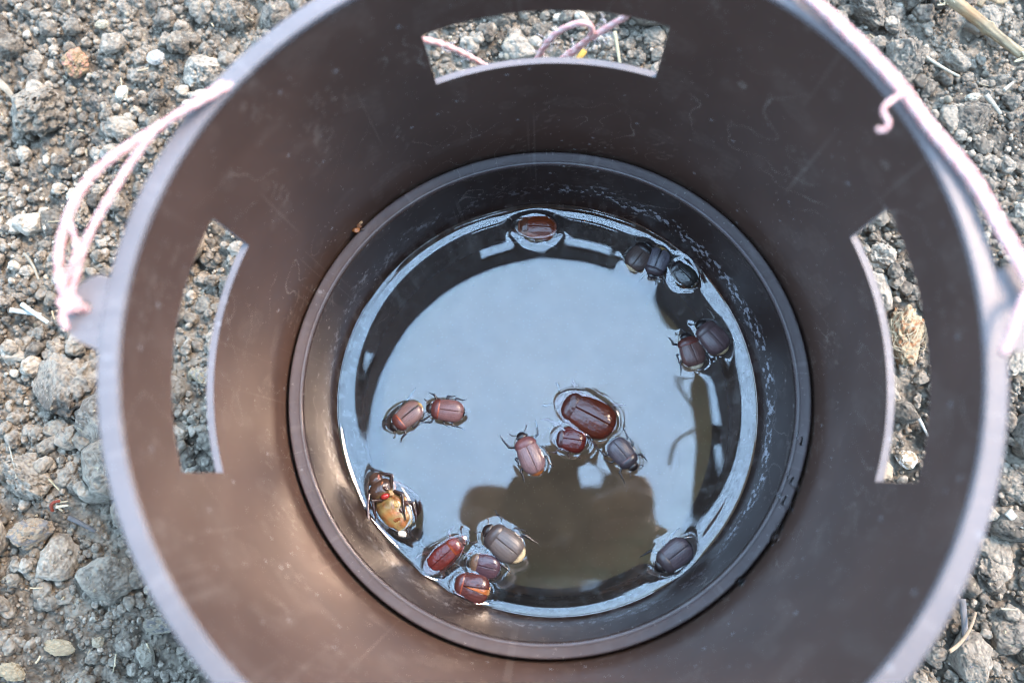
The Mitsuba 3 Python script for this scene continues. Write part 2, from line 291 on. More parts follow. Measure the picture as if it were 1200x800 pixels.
def build_wall():
    th = np.radians(np.unique(np.round(np.r_[np.arange(0, 360, 0.75), [(a % 360) for s in SLOTS for a in s[:2]]], 3)))
    zs = np.unique(np.round(np.r_[np.linspace(-0.042, ZR - 0.0008, 60), [z for s in SLOTS for z in s[2:]]], 5))
    n, m = len(zs), len(th)
    TH, Z = np.meshgrid(th, zs); inner = bw(TH, wall_r(Z), Z); outer = bw(TH, wall_r(Z) + WT, Z)
    hole = np.zeros((n - 1, m), bool); tm = np.degrees((th + np.diff(np.r_[th, th[0] + 2 * PI]) / 2)) % 360; zm = (zs[1:] + zs[:-1]) / 2
    for a, b, z0, z1 in SLOTS:
        w = ((tm - a) % 360) < (b - a); hole |= ((zm > z0) & (zm < z1))[:, None] & w[None]
    v = np.vstack([inner.reshape(-1, 3), outer.reshape(-1, 3)]); N = n * m; f = []; g = []
    for i in range(n - 1):
        for j in range(m):
            a, b, c, d = i * m + j, i * m + (j + 1) % m, (i + 1) * m + (j + 1) % m, (i + 1) * m + j
            if hole[i, j]: continue
            f += [(a, d, c), (a, c, b), (N + a, N + b, N + c), (N + a, N + c, N + d)]
            if i == 0 or hole[i - 1, j]: g += [(a, b, N + b), (a, N + b, N + a)]
            if i == n - 2 or hole[i + 1, j]: g += [(d, N + d, N + c), (d, N + c, c)]
            if hole[i, j - 1]: g += [(a, N + a, N + d), (a, N + d, d)]
            if hole[i, (j + 1) % m]: g += [(b, c, N + c), (b, N + c, N + b)]
    return trimesh.Trimesh(v, np.array(f), process=False), trimesh.Trimesh(v, np.array(g), process=False)
def lathe(profile, fn, n=480, closed=True):
    p = np.array(profile); th = np.linspace(0, 2 * PI, n, endpoint=False)
    if closed: p = np.vstack([p, p[:1]])
    v = fn(np.broadcast_to(th, (len(p), n)), np.broadcast_to(p[:, :1], (len(p), n)), np.broadcast_to(p[:, 1:], (len(p), n)))
    return tri(v.reshape(-1, 3), grid_faces(len(p), n, True))
tag('trap_bucket', 'brown plastic bucket with cut-out windows and a pale rim, standing on the soil', 'bucket')
wall, cut = build_wall(); cut.remove_unreferenced_vertices(); wall.remove_unreferenced_vertices()
scene['trap_bucket__wall'] = ply(wall, 'brown_plastic', 35)
for part in cut.split(only_watertight=False): put('trap_bucket__cut_edge', part, 'rim_plastic', 35)
e = 0.0007
scene['trap_bucket__rim'] = ply(lathe([(RI - .0004, ZR - .0016), (RI - .0006, ZR - .0006), (RI - .0003, ZR), (RI + .0005, ZR + .0002), (RO - .0012, ZR), (RO - .0004, ZR - .0003), (RO, ZR - .0010), (RO, ZR - .0030), (RO - .0006, ZR - .0034), (RO - .0012, ZR - .0022), (RI + WT + .0006, ZR - .0020)], bw), 'rim_plastic', 40)
def lug(root, out, side, hole_c, hole_r, R0):
    from shapely.geometry import Polygon, Point
    th0, th1 = root
    arc = [(np.array(bw(np.array(t), np.array(RO - 0.0003), np.array(ZR)))[:2]) for t in np.linspace(th0, th1, 16)]
    poly = Polygon([tuple(a) for a in arc] + [tuple(p) for p in spline([arc[-1]] + out + [arc[0]], 40)]).buffer(0)
    poly = poly.difference(Point(*hole_c).buffer(hole_r, 24))
    m = trimesh.creation.extrude_polygon(poly, 0.0022, engine='earcut'); m.apply_translation([0, 0, ZR - 0.0027]); return m
scene['trap_bucket__lug'] = ply(lug((math.radians(181.5), math.radians(171.8)), [(-.1012, .0135), (-.1050, .0098), (-.1066, .0052), (-.1048, .0006), (-.1010, -.0017)][::1], -1, (-.1020, .0064), .0014, RO), 'rim_plastic', 30)
scene['trap_bucket__lug_001'] = ply(lug((math.radians(8.0), math.radians(-2.2)), [(.1010, -.0040), (.1046, -.0012), (.1062, .0042), (.1046, .0100), (.1012, .0134)], 1, (.1013, .0062), .0014, RO), 'rim_plastic', 30)

# the cup that sits inside it
tag('catch_cup', 'dark brown plastic cup seated inside the bucket, holding the water', 'cup')
def hub(th, r, z): return cw(th, r, z)
scene['catch_cup__lip'] = ply(lathe([(.0852, .0290), (.0857, .0312), (.0856, .0321), (.0851, .0326), (.0842, .03265), (.0821, .0323), (.0816, .0326), (.0811, .0325), (.0808, .0318), (.0807, .0290)], cw), 'cup_lip', 40)
mat('cup_lip', proc(plastic((0.088, 0.068, 0.066), (0.17, 0.145, 0.135), False)), rough_tex(0.30, 0.45), 0.6, micro, 0.0002)
scene['catch_cup__wall'] = ply(lathe([(.0804, .0316), (.0790, .0190), (.0768, .0), (.0752, -.0170), (.0744, -.0255), (.0738, -.0284), (.0722, -.0301), (.0722, -.0325), (.0752, -.0320), (.0770, -.017), (.0812, .0290), (.0812, .0316)], cw), 'cup_plastic', 40)
nr = np.linspace(0, 0.0735, 40)
scene['catch_cup__floor'] = ply(lathe([(max(r, 1e-5), -0.0302 + 0.0012 * (r / .0735) ** 2) for r in nr][::-1], cw, closed=False), 'cup_floor', True)

# ------------------------------------------------------------------ beetles
mauve, plum, grey, ash = (0.135, 0.082, 0.078), (0.085, 0.052, 0.052), (0.105, 0.092, 0.090), (0.055, 0.048, 0.056)
red, rust, black, wine = (0.085, 0.018, 0.010), (0.20, 0.045, 0.010), (0.022, 0.019, 0.016), (0.060, 0.016, 0.014)
DARK = (0.018, 0.013, 0.012)
# x, y (mm), length, width, heading, height of the waistline (mm), wet, wing cases, neck shield, collar, tail, opening of the wing cases, label
BEETLES = [
    (-3.6, 67.9, 18.2, 9.8, 175, -1.0, 1, (0.15, 0.026, 0.006), (0.10, 0.03, 0.012), None, None, 0, 'glossy amber brown beetle afloat alone against the far wall of the cup'),
    (36.2, 55.5, 13.1, 8.8, 52, 0.3, 0, (0.075, 0.058, 0.050), DARK, None, (0.62, 0.48, 0.28), 0, 'dark striped brown beetle, first of the three in a row at the cup wall'),
    (42.4, 52.6, 13.1, 8.4, -113, 0.4, 0, (0.085, 0.085, 0.100), (0.04, 0.032, 0.035), None, (0.5, 0.3, 0.1), 3, 'pale slate grey beetle in the middle of the three in a row'),
    (52.3, 49.0, 14.6, 9.2, 133, -0.9, 1, black, DARK, None, (0.12, 0.09, 0.03), 0, 'black sunken beetle under a film of water, last of the three in a row'),
    (61.9, 23.9, 15.0, 10.0, 129, 0.5, 0, (0.085, 0.058, 0.058), (0.065, 0.046, 0.046), None, (0.6, 0.45, 0.26), 0, 'plum brown beetle nearest the cup wall in the touching pair by the salt streak'),
    (54.0, 18.8, 13.6, 9.0, 109, 0.5, 0, (0.105, 0.060, 0.050), (0.075, 0.026, 0.020), (0.22, 0.04, 0.02), (0.72, 0.60, 0.42), 0, 'brown beetle with a broad cream tail band in the touching pair by the salt streak'),
    (-51.9, -5.4, 14.4, 7.9, -140, 0.6, 0, (0.155, 0.108, 0.100), (0.075, 0.030, 0.026), (0.55, 0.11, 0.025), (0.40, 0.28, 0.12), 2.0, 'mauve beetle with orange collar, its head pointing to the cup wall, behind another'),
    (-37.2, -3.1, 14.6, 8.3, 172, 0.6, 0, (0.155, 0.088, 0.082), (0.080, 0.030, 0.027), (0.55, 0.10, 0.025), None, 0, 'pinkish beetle with orange collar following close behind another mauve beetle'),
    (14.6, -4.4, 26.0, 14.8, 151, -1.4, 1, (0.095, 0.017, 0.007), (0.07, 0.015, 0.008), None, None, 0, 'largest beetle, a glossy dark red chafer afloat in the middle'),
    (8.4, -14.0, 13.6, 9.6, 171, -0.7, 1, (0.095, 0.012, 0.008), (0.05, 0.012, 0.010), None, None, 0, 'small glossy dark red beetle touching the largest beetle'),
    (-6.3, -19.2, 16.6, 9.0, 114, 0.7, 0, (0.185, 0.125, 0.122), (0.13, 0.058, 0.055), None, (0.3, 0.1, 0.03), 0, 'pale mauve beetle with brown neck shield floating alone near the middle'),
    (27.8, -19.3, 14.0, 8.5, -51, 0.6, 0, (0.080, 0.076, 0.085), (0.035, 0.033, 0.038), (0.16, 0.04, 0.03), None, 0, 'slate grey beetle with black neck shield beside the largest beetle'),
    None,
    (-36.9, -55.2, 19.4, 8.8, 41, -0.75, 1, (0.085, 0.012, 0.010), (0.13, 0.018, 0.010), (0.3, 0.08, 0.02), None, 0, 'wet dark red beetle half sunk, feelers raised, near the wall of the cup'),
    (-15.9, -50.8, 17.0, 11.0, 142, 0.7, 0, (0.108, 0.104, 0.098), (0.050, 0.046, 0.045), None, (0.70, 0.58, 0.36), 0, 'grey beetle with cream tail, the biggest of the cluster by the near wall'),
    (-22.9, -58.9, 13.8, 9.2, 167, -0.7, 1, (0.075, 0.042, 0.056), (0.12, 0.075, 0.050), None, None, 0, 'wet purple beetle lying between the grey one and the split one'),
    (-27.6, -66.4, 15.2, 10.0, 166, 0.1, 1, (0.080, 0.026, 0.024), (0.07, 0.022, 0.020), (0.40, 0.07, 0.02), (0.3, 0.2, 0.1), 6.5, 'reddish beetle with parted wing cases over an orange back at the near wall'),
    (44.8, -55.2, 15.4, 9.8, -143, 0.7, 0, (0.082, 0.068, 0.074), (0.050, 0.042, 0.044), None, None, 0, 'dark violet grey beetle alone at the near wall of the cup, beside the dark reflection'),
]
def elytron(L, w, side, color, collar, seed, flare, groove=0.007):
    ns, nf = 40, 44
    s = np.linspace(0.0, 1.0, ns)[:, None]; ph = np.linspace(0.0, PI / 2 + 0.35, nf)[None]
    p = np.where(s < 0.5, np.clip(1 - (1 - s / 0.5) ** 2.5, 0, 1) ** (1 / 2.2), 1 - 0.14 * ((s - 0.5) / 0.5) ** 2)
    p = np.maximum(p, 0.02); pz = np.where(s < 0.5, p ** 0.8, 1 - 0.22 * ((s - 0.5) / 0.5) ** 2)
    H = 0.44 * w * 2 * 0.66
    ridge = 1 + groove * np.cos(ph * 27.0) * np.clip(p, 0.3, 1) * smooth01(s, 0.02, 0.12)
    x = (-0.465 + 0.650 * s) * L + 0 * ph + 0.012 * L * np.cos(ph) * (s > 0.5) * (s - .5)
    y = w * p * np.sign(np.sin(ph)) * np.abs(np.sin(ph)) ** 0.9 * ridge
    z = H * pz * np.sign(np.cos(ph)) * np.abs(np.cos(ph)) ** 0.85 * ridge
    z = z - (0.02 if groove > 0.004 else 0.006) * w * np.exp(-(ph / 0.04) ** 2)          # the seam sinks
    top = np.stack([x + 0 * ph, y * side, z], -1)
    under = np.stack([x + 0 * ph, y * side * 0.90, z * 0.86 - 0.02 * w], -1)
    v = np.vstack([top.reshape(-1, 3), under.reshape(-1, 3)]); N = ns * nf
    f1 = grid_faces(ns, nf); f2 = N + grid_faces(ns, nf)[:, ::-1]
    idx = np.arange(N).reshape(ns, nf); loop = np.r_[idx[0, :], idx[1:, -1], idx[-1, -2::-1], idx[-2:0:-1, 0]]
    l2 = np.roll(loop, -1); f3 = np.stack([l2, loop, loop + N, l2 + N], 1)
    f = np.vstack([f1, f2, f3])
    if side < 0: f = f[:, ::-1]
    f = f[:, ::-1]
    c = np.array(color); q = v / L
    tone = 0.80 + 0.45 * (meshkit.fbm(np.stack([q[:, 0] * 5, q[:, 1] * 13, q[:, 2] * 9], -1) + seed, 3, seed) - 0.1)
    tone = tone * (0.85 + 0.3 * meshkit.noise(q * 60 + seed, seed))
    tone = tone * (1 + 0.07 * (np.tile(np.broadcast_to(np.cos(ph * 27), (ns, nf)).ravel(), 2)))
    col = c[None] * tone[:, None]
    edge = np.tile(np.broadcast_to(np.exp(-(ph / 0.035) ** 2) + np.exp(-((PI / 2 + 0.2 - ph) / 0.18) ** 2), (ns, nf)).ravel(), 2)[:, None]
    col = col * (1 - 0.38 * np.clip(edge, 0, 1))
    if collar is not None:
        k = np.exp(-((q[:, 0] - 0.188) / 0.018) ** 2)[:, None] * np.exp(-(q[:, 1] / 0.16) ** 2)[:, None]; col = col * (1 - 0.55 * k) + 0.55 * k * np.array(collar)
    a = -side * math.radians(flare); piv = 0.17 * L     # parted wing cases swing out about their front corner
    v = v.copy(); vx, vy = v[:, 0] - piv, v[:, 1]
    v[:, 0], v[:, 1] = piv + vx * math.cos(a) - vy * math.sin(a), vx * math.sin(a) + vy * math.cos(a) + side * 0.0005 * w
    return tri(v, f), np.clip(col, 0, 1)
def smooth01(x, a, b):
    t = np.clip((x - a) / (b - a), 0, 1); return t * t * (3 - 2 * t)
def shield(L, w, color, collar, seed):
    ns, nf = 22, 33
    s = np.linspace(0, 1, ns)[:, None]; ph = np.linspace(-PI / 2 - 0.4, PI / 2 + 0.4, nf)[None]
    wid = 0.93 - 0.05 * s - 0.30 * s ** 3; hgt = (0.80 + 0.12 * np.sin(s * PI) - 0.42 * s ** 2.2)
    end = np.where(s > 0.9, np.sqrt(np.clip(1 - ((s - 0.9) / 0.1001) ** 2, 0.0, 1)), np.where(s < 0.05, 0.86 + 0.14 * s / 0.05, 1))
    x = (0.175 + 0.215 * s) * L - 0.030 * L * np.cos(ph) * (1 - s) ** 2 - 0.03 * L * s * np.abs(np.sin(ph)) ** 3
    y = w * wid * end * np.sign(np.sin(ph)) * np.abs(np.sin(ph)) ** 0.95; z = 0.58 * w * hgt * end * np.sign(np.cos(ph)) * np.abs(np.cos(ph)) ** 0.9
    v = np.stack([x + 0 * ph, y, z + 0 * s], -1).reshape(-1, 3); N = len(v)
    f = grid_faces(ns, nf)[:, ::-1]; f = np.vstack([f[:, [0, 1, 2]], f[:, [0, 2, 3]]])
    idx = np.arange(N).reshape(ns, nf)
    v = np.vstack([v, [[0.19 * L, 0, 0.1 * w], [0.38 * L, 0, 0.05 * w]]])
    f = np.vstack([f, np.stack([np.full(nf - 1, N), idx[0, 1:], idx[0, :-1]], 1), np.stack([np.full(nf - 1, N + 1), idx[-1, :-1], idx[-1, 1:]], 1)])
    q = v / L; col = np.array(color)[None] * (0.75 + 0.6 * meshkit.fbm(q * 24 + seed, 3, seed))[:, None]
    if collar is not None:
        k = (np.exp(-((q[:, 0] - 0.170) / 0.020) ** 2) * np.exp(-(q[:, 1] / (0.30 * w / L * 2)) ** 2))[:, None] * 0.9
        col = col * (1 - k) + k * np.array(collar)
    return trimesh.Trimesh(v, f, process=False), np.clip(col, 0, 1)
def legs_of(L, w, R, spread=1.0):
    out = []
    for sd in (-1, 1):
        for (x0, dx1, dx2) in ((0.22, 0.10, 0.13), (0.02, -0.02, -0.10), (-0.14, -0.10, -0.16)):
            j = lambda: R.uniform(-0.035, 0.035) * L
            k = spread * R.uniform(0.8, 1.45)
            a = (x0 * L, sd * 0.55 * w, -0.20 * w); b = ((x0 + dx1) * L + j(), sd * (w + 0.055 * L * k), -0.14 * w + abs(j()) * .4)
            c = ((x0 + dx1 + dx2 * k) * L + j(), sd * (w + 0.075 * L * k) + j(), -0.10 * w); d = (c[0] + dx2 * 0.7 * L * k, c[1] + sd * 0.03 * L + j(), -0.16 * w)
            out += chain([a, b, c, d], [0.034 * L, 0.030 * L, 0.017 * L, 0.007 * L], 8)
    return out
def body_of(L, w, R, legs=True, spread=1.0, rump=0.0):
    parts = [m3.Manifold.sphere(1.0, 28).scale(((0.345 + rump / 2) * L, 0.90 * w, 0.52 * w)).translate((-(0.145 + rump / 2) * L, 0, -0.03 * w)),
             m3.Manifold.sphere(1.0, 24).scale((0.16 * L, 0.82 * w, 0.42 * w)).translate((0.24 * L, 0, -0.05 * w)),
             m3.Manifold.sphere(1.0, 20).scale((0.095 * L, 0.46 * w, 0.27 * w)).translate((0.405 * L, 0, -0.02 * w)),
             m3.Manifold.sphere(1.0, 14).scale((0.055 * L, 0.33 * w, 0.14 * w)).translate((0.468 * L, 0, -0.06 * w))]
    for sd in (-1, 1): parts.append(m3.Manifold.sphere(0.032 * L, 12).translate((0.41 * L, sd * 0.40 * w, 0.06 * w)))
    if legs: parts += legs_of(L, w, R, spread)
    m = to_tri(union(parts)); return m
def feelers(L, w, R, sd, raise_=0.0):
    a = np.array([0.44 * L, sd * 0.22 * w, -0.02 * w]); d = np.array([0.10 + R.uniform(-.02, .03), sd * 0.09 + R.uniform(-.02, .02), raise_])
    p = spline([a, a + d * 0.5 * L + [0, 0, .01 * L], a + d * L + [0, sd * 0.03 * L, 0]], 8)
    m = union(chain(list(p), [0.008 * L] * 7 + [0.008 * L], 6) + [bone(p[-1], 0.014 * L, p[-1] + np.array([0.05, sd * .02, 0]) * L, 0.016 * L, 8)])
    return to_tri(m)
def frame(x, y, z, yaw, pitch=0.0, roll=0.0):
    return trimesh.transformations.compose_matrix(translate=[x, y, z], angles=[roll, pitch, yaw])
for i, b in enumerate(BEETLES):
    if b is None: continue
    x, y, L, W, yaw, h, wet, ec, pc, collar, tail, flare, lab = b
    if not wet: ec, pc = (np.array(ec) * (1.2, 1.05, 1.04)).tolist(), (np.array(pc) * (1.2, 1.05, 1.04)).tolist()
    R = rng(300 + i); L, w = L * 1e-3, W * 0.5e-3
    M = frame(x * 1e-3, y * 1e-3, h * 1e-3, math.radians(yaw), R.uniform(-.05, .05), R.uniform(-.12, .12))
    key = num('beetle'); skin = 'chitin_wet' if wet else 'chitin_dry'
    tag(key, lab, 'beetle', 'beetles drowned in the cup')
    m = body_of(L, w, R, spread=0.7 if wet else 1.0, rump=0.0 if tail is None or wet else 0.055 if i in (5, 14) else 0.012 if i == 6 else 0.025); q = m.vertices / L
    col = np.array(DARK)[None] * (0.7 + 0.7 * meshkit.fbm(q * 20 + i, 3, i))[:, None]
    if 'dark red' in lab: col = col * 0.4 + 0.6 * np.array([0.09, 0.02, 0.012])
    if tail is not None:
        k = smooth01(-q[:, 0], 0.42, 0.44)[:, None] * (np.abs(q[:, 1]) < 0.8 * w / L)[:, None]; col = col * (1 - k) + k * np.array(tail)
    if flare > 5:
        k = (smooth01(q[:, 2], 0.05, 0.10) * (q[:, 0] < 0.15))[:, None]; col = col * (1 - k) + k * np.array([0.40, 0.12, 0.03]) * (0.5 + meshkit.noise(q * 40, 3))[:, None]
    m.apply_transform(M); scene[key + '__body'] = ply(m, skin, True, color=np.clip(col, 0, 1))
    for sd in (1, -1):
        m, c = elytron(L, w, sd, ec, collar, i * 3 + 11, flare, 0.0022 if wet else 0.006); m.apply_transform(M); put(key + '__wing_case', m, skin, True, color=c)
        m = feelers(L, w, R, sd, 0.1 if 'raised' in lab else 0.0); m.apply_transform(M); put(key + '__feeler', m, skin, True, color=np.tile(np.array([[0.05, 0.03, 0.022]]), (len(m.vertices), 1)))
    m, c = shield(L, w, pc, collar, i + 50); m.apply_transform(M); put(key + '__neck_shield', m, skin, True, color=c)

# the one on its back: yellow belly, spread wing cases
def belly_up():
    L, w = 0.0235, 0.0064; R = rng(77); key = num('beetle')
    tag(key, 'broken beetle on its back with yellow belly and white bits, by the cup wall', 'beetle', 'beetles drowned in the cup')
    M = frame(-.0572, -.0366, -.0003, math.radians(123), -0.06, PI + 0.25)
    m = body_of(L, w, R, legs=False); v = m.vertices.copy(); q = v / L
    seg = np.sin(q[:, 0] * 62) * (q[:, 0] < 0.12); v[:, 2] -= 0.010 * w * 5 * seg * (q[:, 2] < 0); v += 0.0026 * (meshkit.fbm(q * 9, 3, 6)[:, None] - 0.5) * (v / (np.linalg.norm(v, axis=1, keepdims=True) + 1e-9)) * (q[:, :1] < 0.2); m = trimesh.Trimesh(v, m.faces, process=False)
    n = meshkit.fbm(q * 14, 3, 4)[:, None]
    col = np.array([0.36, 0.27, 0.105]) * (0.3 + 1.05 * n); k = smooth01(n[:, 0], 0.42, 0.55)[:, None]; col = col * (1 - .75 * k) + .75 * k * np.array([0.30, 0.085, 0.02])
    f = smooth01(q[:, 0], 0.08, 0.2)[:, None]; col = col * (1 - f) + f * np.array([0.05, 0.028, 0.02]); k = (seg > 0.8)[:, None]; col = np.where(k, col * 0.45, col)
    m.apply_transform(M); scene[key + '__body'] = ply(m, 'chitin_wet', True, color=np.clip(col, 0, 1))
    for sd, fl in ((1, 13), (-1, 22)):
        m, c = elytron(L, w * 1.1, sd, (0.075, 0.030, 0.022), None, 91 + sd, fl + 6); m.apply_transform(M); put(key + '__wing_case', m, 'chitin_wet', True, color=c)
    m, c = shield(L, w, (0.055, 0.040, 0.040), None, 5); m.apply_transform(M); put(key + '__neck_shield', m, 'chitin_wet', True, color=c)
    for a, b_, c_, d in (((0.1, .5, -.35), (0.0, .75, -.62), (-.22, .35, -.66), (-.36, .15, -.55)), ((.1, -.4, -.4), (.16, -.85, -.6), (-.02, -1.1, -.5), (-.10, -1.2, -.3)), ((.2, .5, -.3), (.34, .8, -.5), (.42, .5, -.5), (.48, .3, -.4)), ((-.1, .55, -.3), (-.2, 1.0, -.5), (-.38, .8, -.5), (-.46, .6, -.4))):
        pts = [np.array([p[0] * L, p[1] * w, p[2] * w]) for p in (a, b_, c_, d)]; m = to_tri(union(chain(pts, [.032 * L, .028 * L, .018 * L, .008 * L], 8))); m.apply_transform(M)
        put(key + '__leg', m, 'chitin_wet', True, color=np.tile([[0.035, 0.02, 0.016]], (len(m.vertices), 1)))
    for k, (x, y, z, r, c) in enumerate(((-58.6, -31.8, 2.6, 1.3, (.06, .03, .02)), (-60.0, -30.4, 2.2, 1.1, (.20, .07, .025)), (-56.6, -33.4, 3.0, 1.2, (.36, .24, .11)), (-55.0, -37.6, 2.6, 1.5, (.40, .27, .10)), (-52.6, -39.4, 1.8, 1.6, (.05, .024, .018)), (-54.4, -42.8, 2.2, 1.6, (.22, .08, .025)), (-61.5, -27.6, 1.6, 1.0, (.26, .10, .08)), (-51.4, -36.8, 1.4, 1.3, (.07, .03, .022)))):
        m = lump(3, 800 + k, 1.6); m.apply_scale(np.array([r, r * .7, r * .55]) * 1e-3); m.apply_transform(trimesh.transformations.rotation_matrix(k * 1.3, [0, 0, 1])); m.apply_translation(np.array([x, y, z]) * 1e-3)
        put(key + '__torn_flap', m, 'chitin_wet', True, color=np.clip(np.array([c]) * (0.6 + 0.8 * meshkit.noise(m.vertices * 2500, k))[:, None], 0, 1))
    m = trimesh.creation.icosphere(subdivisions=3); m.apply_scale([.0017, .0011, .0010]); m.apply_transform(trimesh.transformations.rotation_matrix(0.3, [0, 0, 1])); m.apply_translation([-.0585, -.0345, .0036])
    put(key + '__red_bead', m, 'chitin_wet', True, color=np.tile([[0.30, 0.025, 0.02]], (len(m.vertices), 1)))
    m = lump(3, 222); m.apply_scale([.0018, .0013, .0011]); m.apply_translation([-.0525, -.0478, .0010]); put(key + '__white_bit', m, 'straw', True, color=np.tile([[0.72, 0.70, 0.62]], (len(m.vertices), 1)))
belly_up()

# ------------------------------------------------------------------ the water, drawn up at the wall and round every beetle
nr_, nt_ = 260, 1080
rr = 0.0775 * (1 - (1 - np.linspace(0.0, 1, nr_)) ** 1.35); rr[0] = 1e-5
th = np.linspace(0, 2 * PI, nt_, endpoint=False); TH, RR = np.meshgrid(th, rr)
P = cw(TH, RR, 0 * RR); wx, wy = P[..., 0], P[..., 1]
wz = 0.0016 * np.exp(-(0.0768 - RR) / 0.0020)
lift = np.zeros_like(wz)
for i, b in enumerate(BEETLES + [(-57, -37, 24, 12.5, 123, 0, 1)]):
    if b is None: continue
    a = math.radians(b[4]); dx, dy = (wx - b[0] * 1e-3), (wy - b[1] * 1e-3); u, v = dx * math.cos(a) + dy * math.sin(a), -dx * math.sin(a) + dy * math.cos(a)
    A_, B_ = b[2] * 0.47e-3, b[3] * 0.5e-3
    k = np.sqrt((u / A_) ** 2 + (v / B_) ** 2) + 1e-9; d = (k - 1) * np.hypot(u, v) / k
    g = meshkit.noise(np.stack([wx, wy, 0 * wx], -1) * 260, i) - 0.5
    amp, reach = {0: (.0010, .0013), 1: (.0008, .0012), 2: (.0008, .0012), 3: (.0006, .0012), 4: (.0007, .0013), 5: (.0007, .0013), 17: (.0010, .0016)}.get(i, (.0009, .0017) if b[6] else (.00042, .0013))
    lift = np.sqrt(lift ** 2 + (amp * np.exp(-np.maximum(d + 0.0006 * g, 0) / reach)) ** 2)
wz = wz + np.minimum(lift, 0.0014)
wz += 0.00003 * (meshkit.fbm(np.stack([wx, wy, 0 * wx], -1) * 60, 2, 2) - 0.5)
scene['water'] = ply((np.stack([wx, wy, wz], -1).reshape(-1, 3), grid_faces(nr_, nt_, True)), 'water_surface', True)
tag('water', 'still dark water in the cup, mirroring the sky and the person above', 'water', kind='structure')

R = rng(61); ms = []
for _ in range(90):
    a, r = R.uniform(0, 2 * PI), 0.072 * math.sqrt(R.rand()); m = tiny[R.randint(12)].copy(); m.apply_scale(R.uniform(.00008, .00026)); m.apply_translation([r * math.cos(a), r * math.sin(a), 0.00025]); ms.append(m)
m = cat(ms); scene['floating_dust'] = ply(m, 'straw', True, color=np.tile([[.16, .13, .10]], (len(m.vertices), 1))); tag('floating_dust', 'fine specks of dust afloat on the water', 'dust', kind='stuff')

# ------------------------------------------------------------------ twine handle
def twine_part(key, pts, r, seed, n=None):
    p = spline(pts, n or max(24, int(sum(np.linalg.norm(np.diff(np.array(pts), axis=0), axis=1)) / 0.0007)))
    p = p + 0.00012 * (np.stack([meshkit.noise(p * 300 + k * 9, seed) for k in range(3)], -1) - 0.5)
    m, tw = tube(p, r * 0.8, 14, 0.09, 2, 0.0085)
    t = 0.5 + 0.5 * np.cos(tw * 2 + 0.6); n_ = meshkit.fbm(m.vertices * np.array([1, 1, 1]) * 900, 2, seed)
    col = np.array([0.74, 0.54, 0.49]) * (1 - t[:, None]) + t[:, None] * np.array([0.66, 0.30, 0.27]); col = col * (0.72 + 0.5 * n_[:, None])
    return put(key, m, 'twine_fibre', True, color=np.clip(col, 0, 0.95))
mm = lambda q, z=None: [tuple(np.array(p if z is None else (*p, z)) * 1e-3) for p in q]
tag('twine_handle', 'pink and white twine handle knotted through the lugs on the rim of the bucket', 'twine')
twine_part('twine_handle__strand', mm([(-102.4, 6.0, 130.5), (-104.6, 7.0, 131), (-106.7, 15.6, 133), (-105.2, 25.3, 134), (-100.6, 35.4, 134), (-93.0, 43.1, 133), (-86.6, 48.3, 132), (-79.0, 54.6, 131), (-72, 62.5, 127), (-60, 76, 112), (-45, 91, 94), (-35.1, 96.5, 84.8), (-27.7, 98.3, 76.9), (-18.3, 99.6, 63.8), (-8, 101, 52), (-2.6, 101.2, 63.5), (0.6, 101.8, 72.2), (5.7, 102.2, 79.8), (12.6, 101.8, 82.8), (14.3, 101.3, 79.1), (11.1, 101.4, 71.5), (6.1, 101.2, 63.0), (2, 101.8, 56)]), 0.00115, 1)
twine_part('twine_handle__strand', mm([(-102.2, 6.6, 131.2), (-104.0, 8.2, 132), (-102.8, 11.4, 133), (-101.2, 17.4, 134), (-96.2, 29.5, 134.5), (-90.4, 41.1, 134), (-85.4, 47.4, 134.2), (-78.2, 53.2, 132.6), (-71, 61.0, 128), (-59, 75, 114), (-48, 87, 100)]), 0.0009, 2)
twine_part('twine_handle__strand', mm([(-105.2, 26.5, 133), (-104.4, 24.5, 134.2), (-102.6, 20.3, 134.2), (-101.6, 16.6, 135.4), (-103.4, 12.3, 134.8), (-104.6, 8.0, 132.8)]), 0.0006, 3)
twine_part('twine_handle__strand', mm([(3.5, 101.8, 58), (5.5, 101.9, 62.9), (13.6, 101.6, 74.8), (23.8, 100.6, 88.4), (36, 97, 108), (49, 86.5, 127.5), (57.8, 77.4, 132.2), (66.4, 68.2, 131.9), (77.6, 53.8, 131.7), (83.6, 43.8, 131.6), (90.6, 33.0, 131.6), (94.6, 23.6, 131.8), (98.2, 13.9, 132.2), (100.6, 8.0, 132.4)]), 0.00115, 4)
twine_part('twine_handle__strand', mm([(46, 91, 118), (58.6, 79, 130.6), (67.8, 69.2, 131.6), (79.0, 54.6, 131.5), (85.0, 44.6, 131.4), (91.6, 34.8, 131.5), (95.9, 24.6, 131.9), (99.4, 15.2, 132.6), (102.6, 7.4, 132.6)]), 0.0008, 5)
twine_part('twine_handle__strand', mm([(101.6, 6.6, 131), (100.8, 7.6, 134.0), (98.1, 6.4, 135.0), (95.0, 0.5, 135.0), (91.9, -6.0, 134.5)]), 0.0011, 6)
twine_part('twine_handle__loose_end', mm([(79.5, 53.4, 132.5), (77.3, 51.1, 135), (74.1, 49.0, 135.5), (72.2, 46.5, 135.5), (73.3, 44.1, 135.2), (72.4, 42.7, 134.8), (71.0, 43.2, 134.6)]), 0.00066, 7)
def knot(key, c, s, seed):
    t = np.linspace(0, 2 * PI, 90); k = np.stack([np.sin(t) + 2 * np.sin(2 * t), np.cos(t) - 2 * np.cos(2 * t), -np.sin(3 * t)], -1) * np.array([s, s, s * 0.9])
    return twine_part(key, [tuple(np.array(c) + q) for q in k[:-4]], 0.00085, seed, 160)
knot('twine_handle__knot', (-.1042, .0068, .1318), 0.00062, 8)
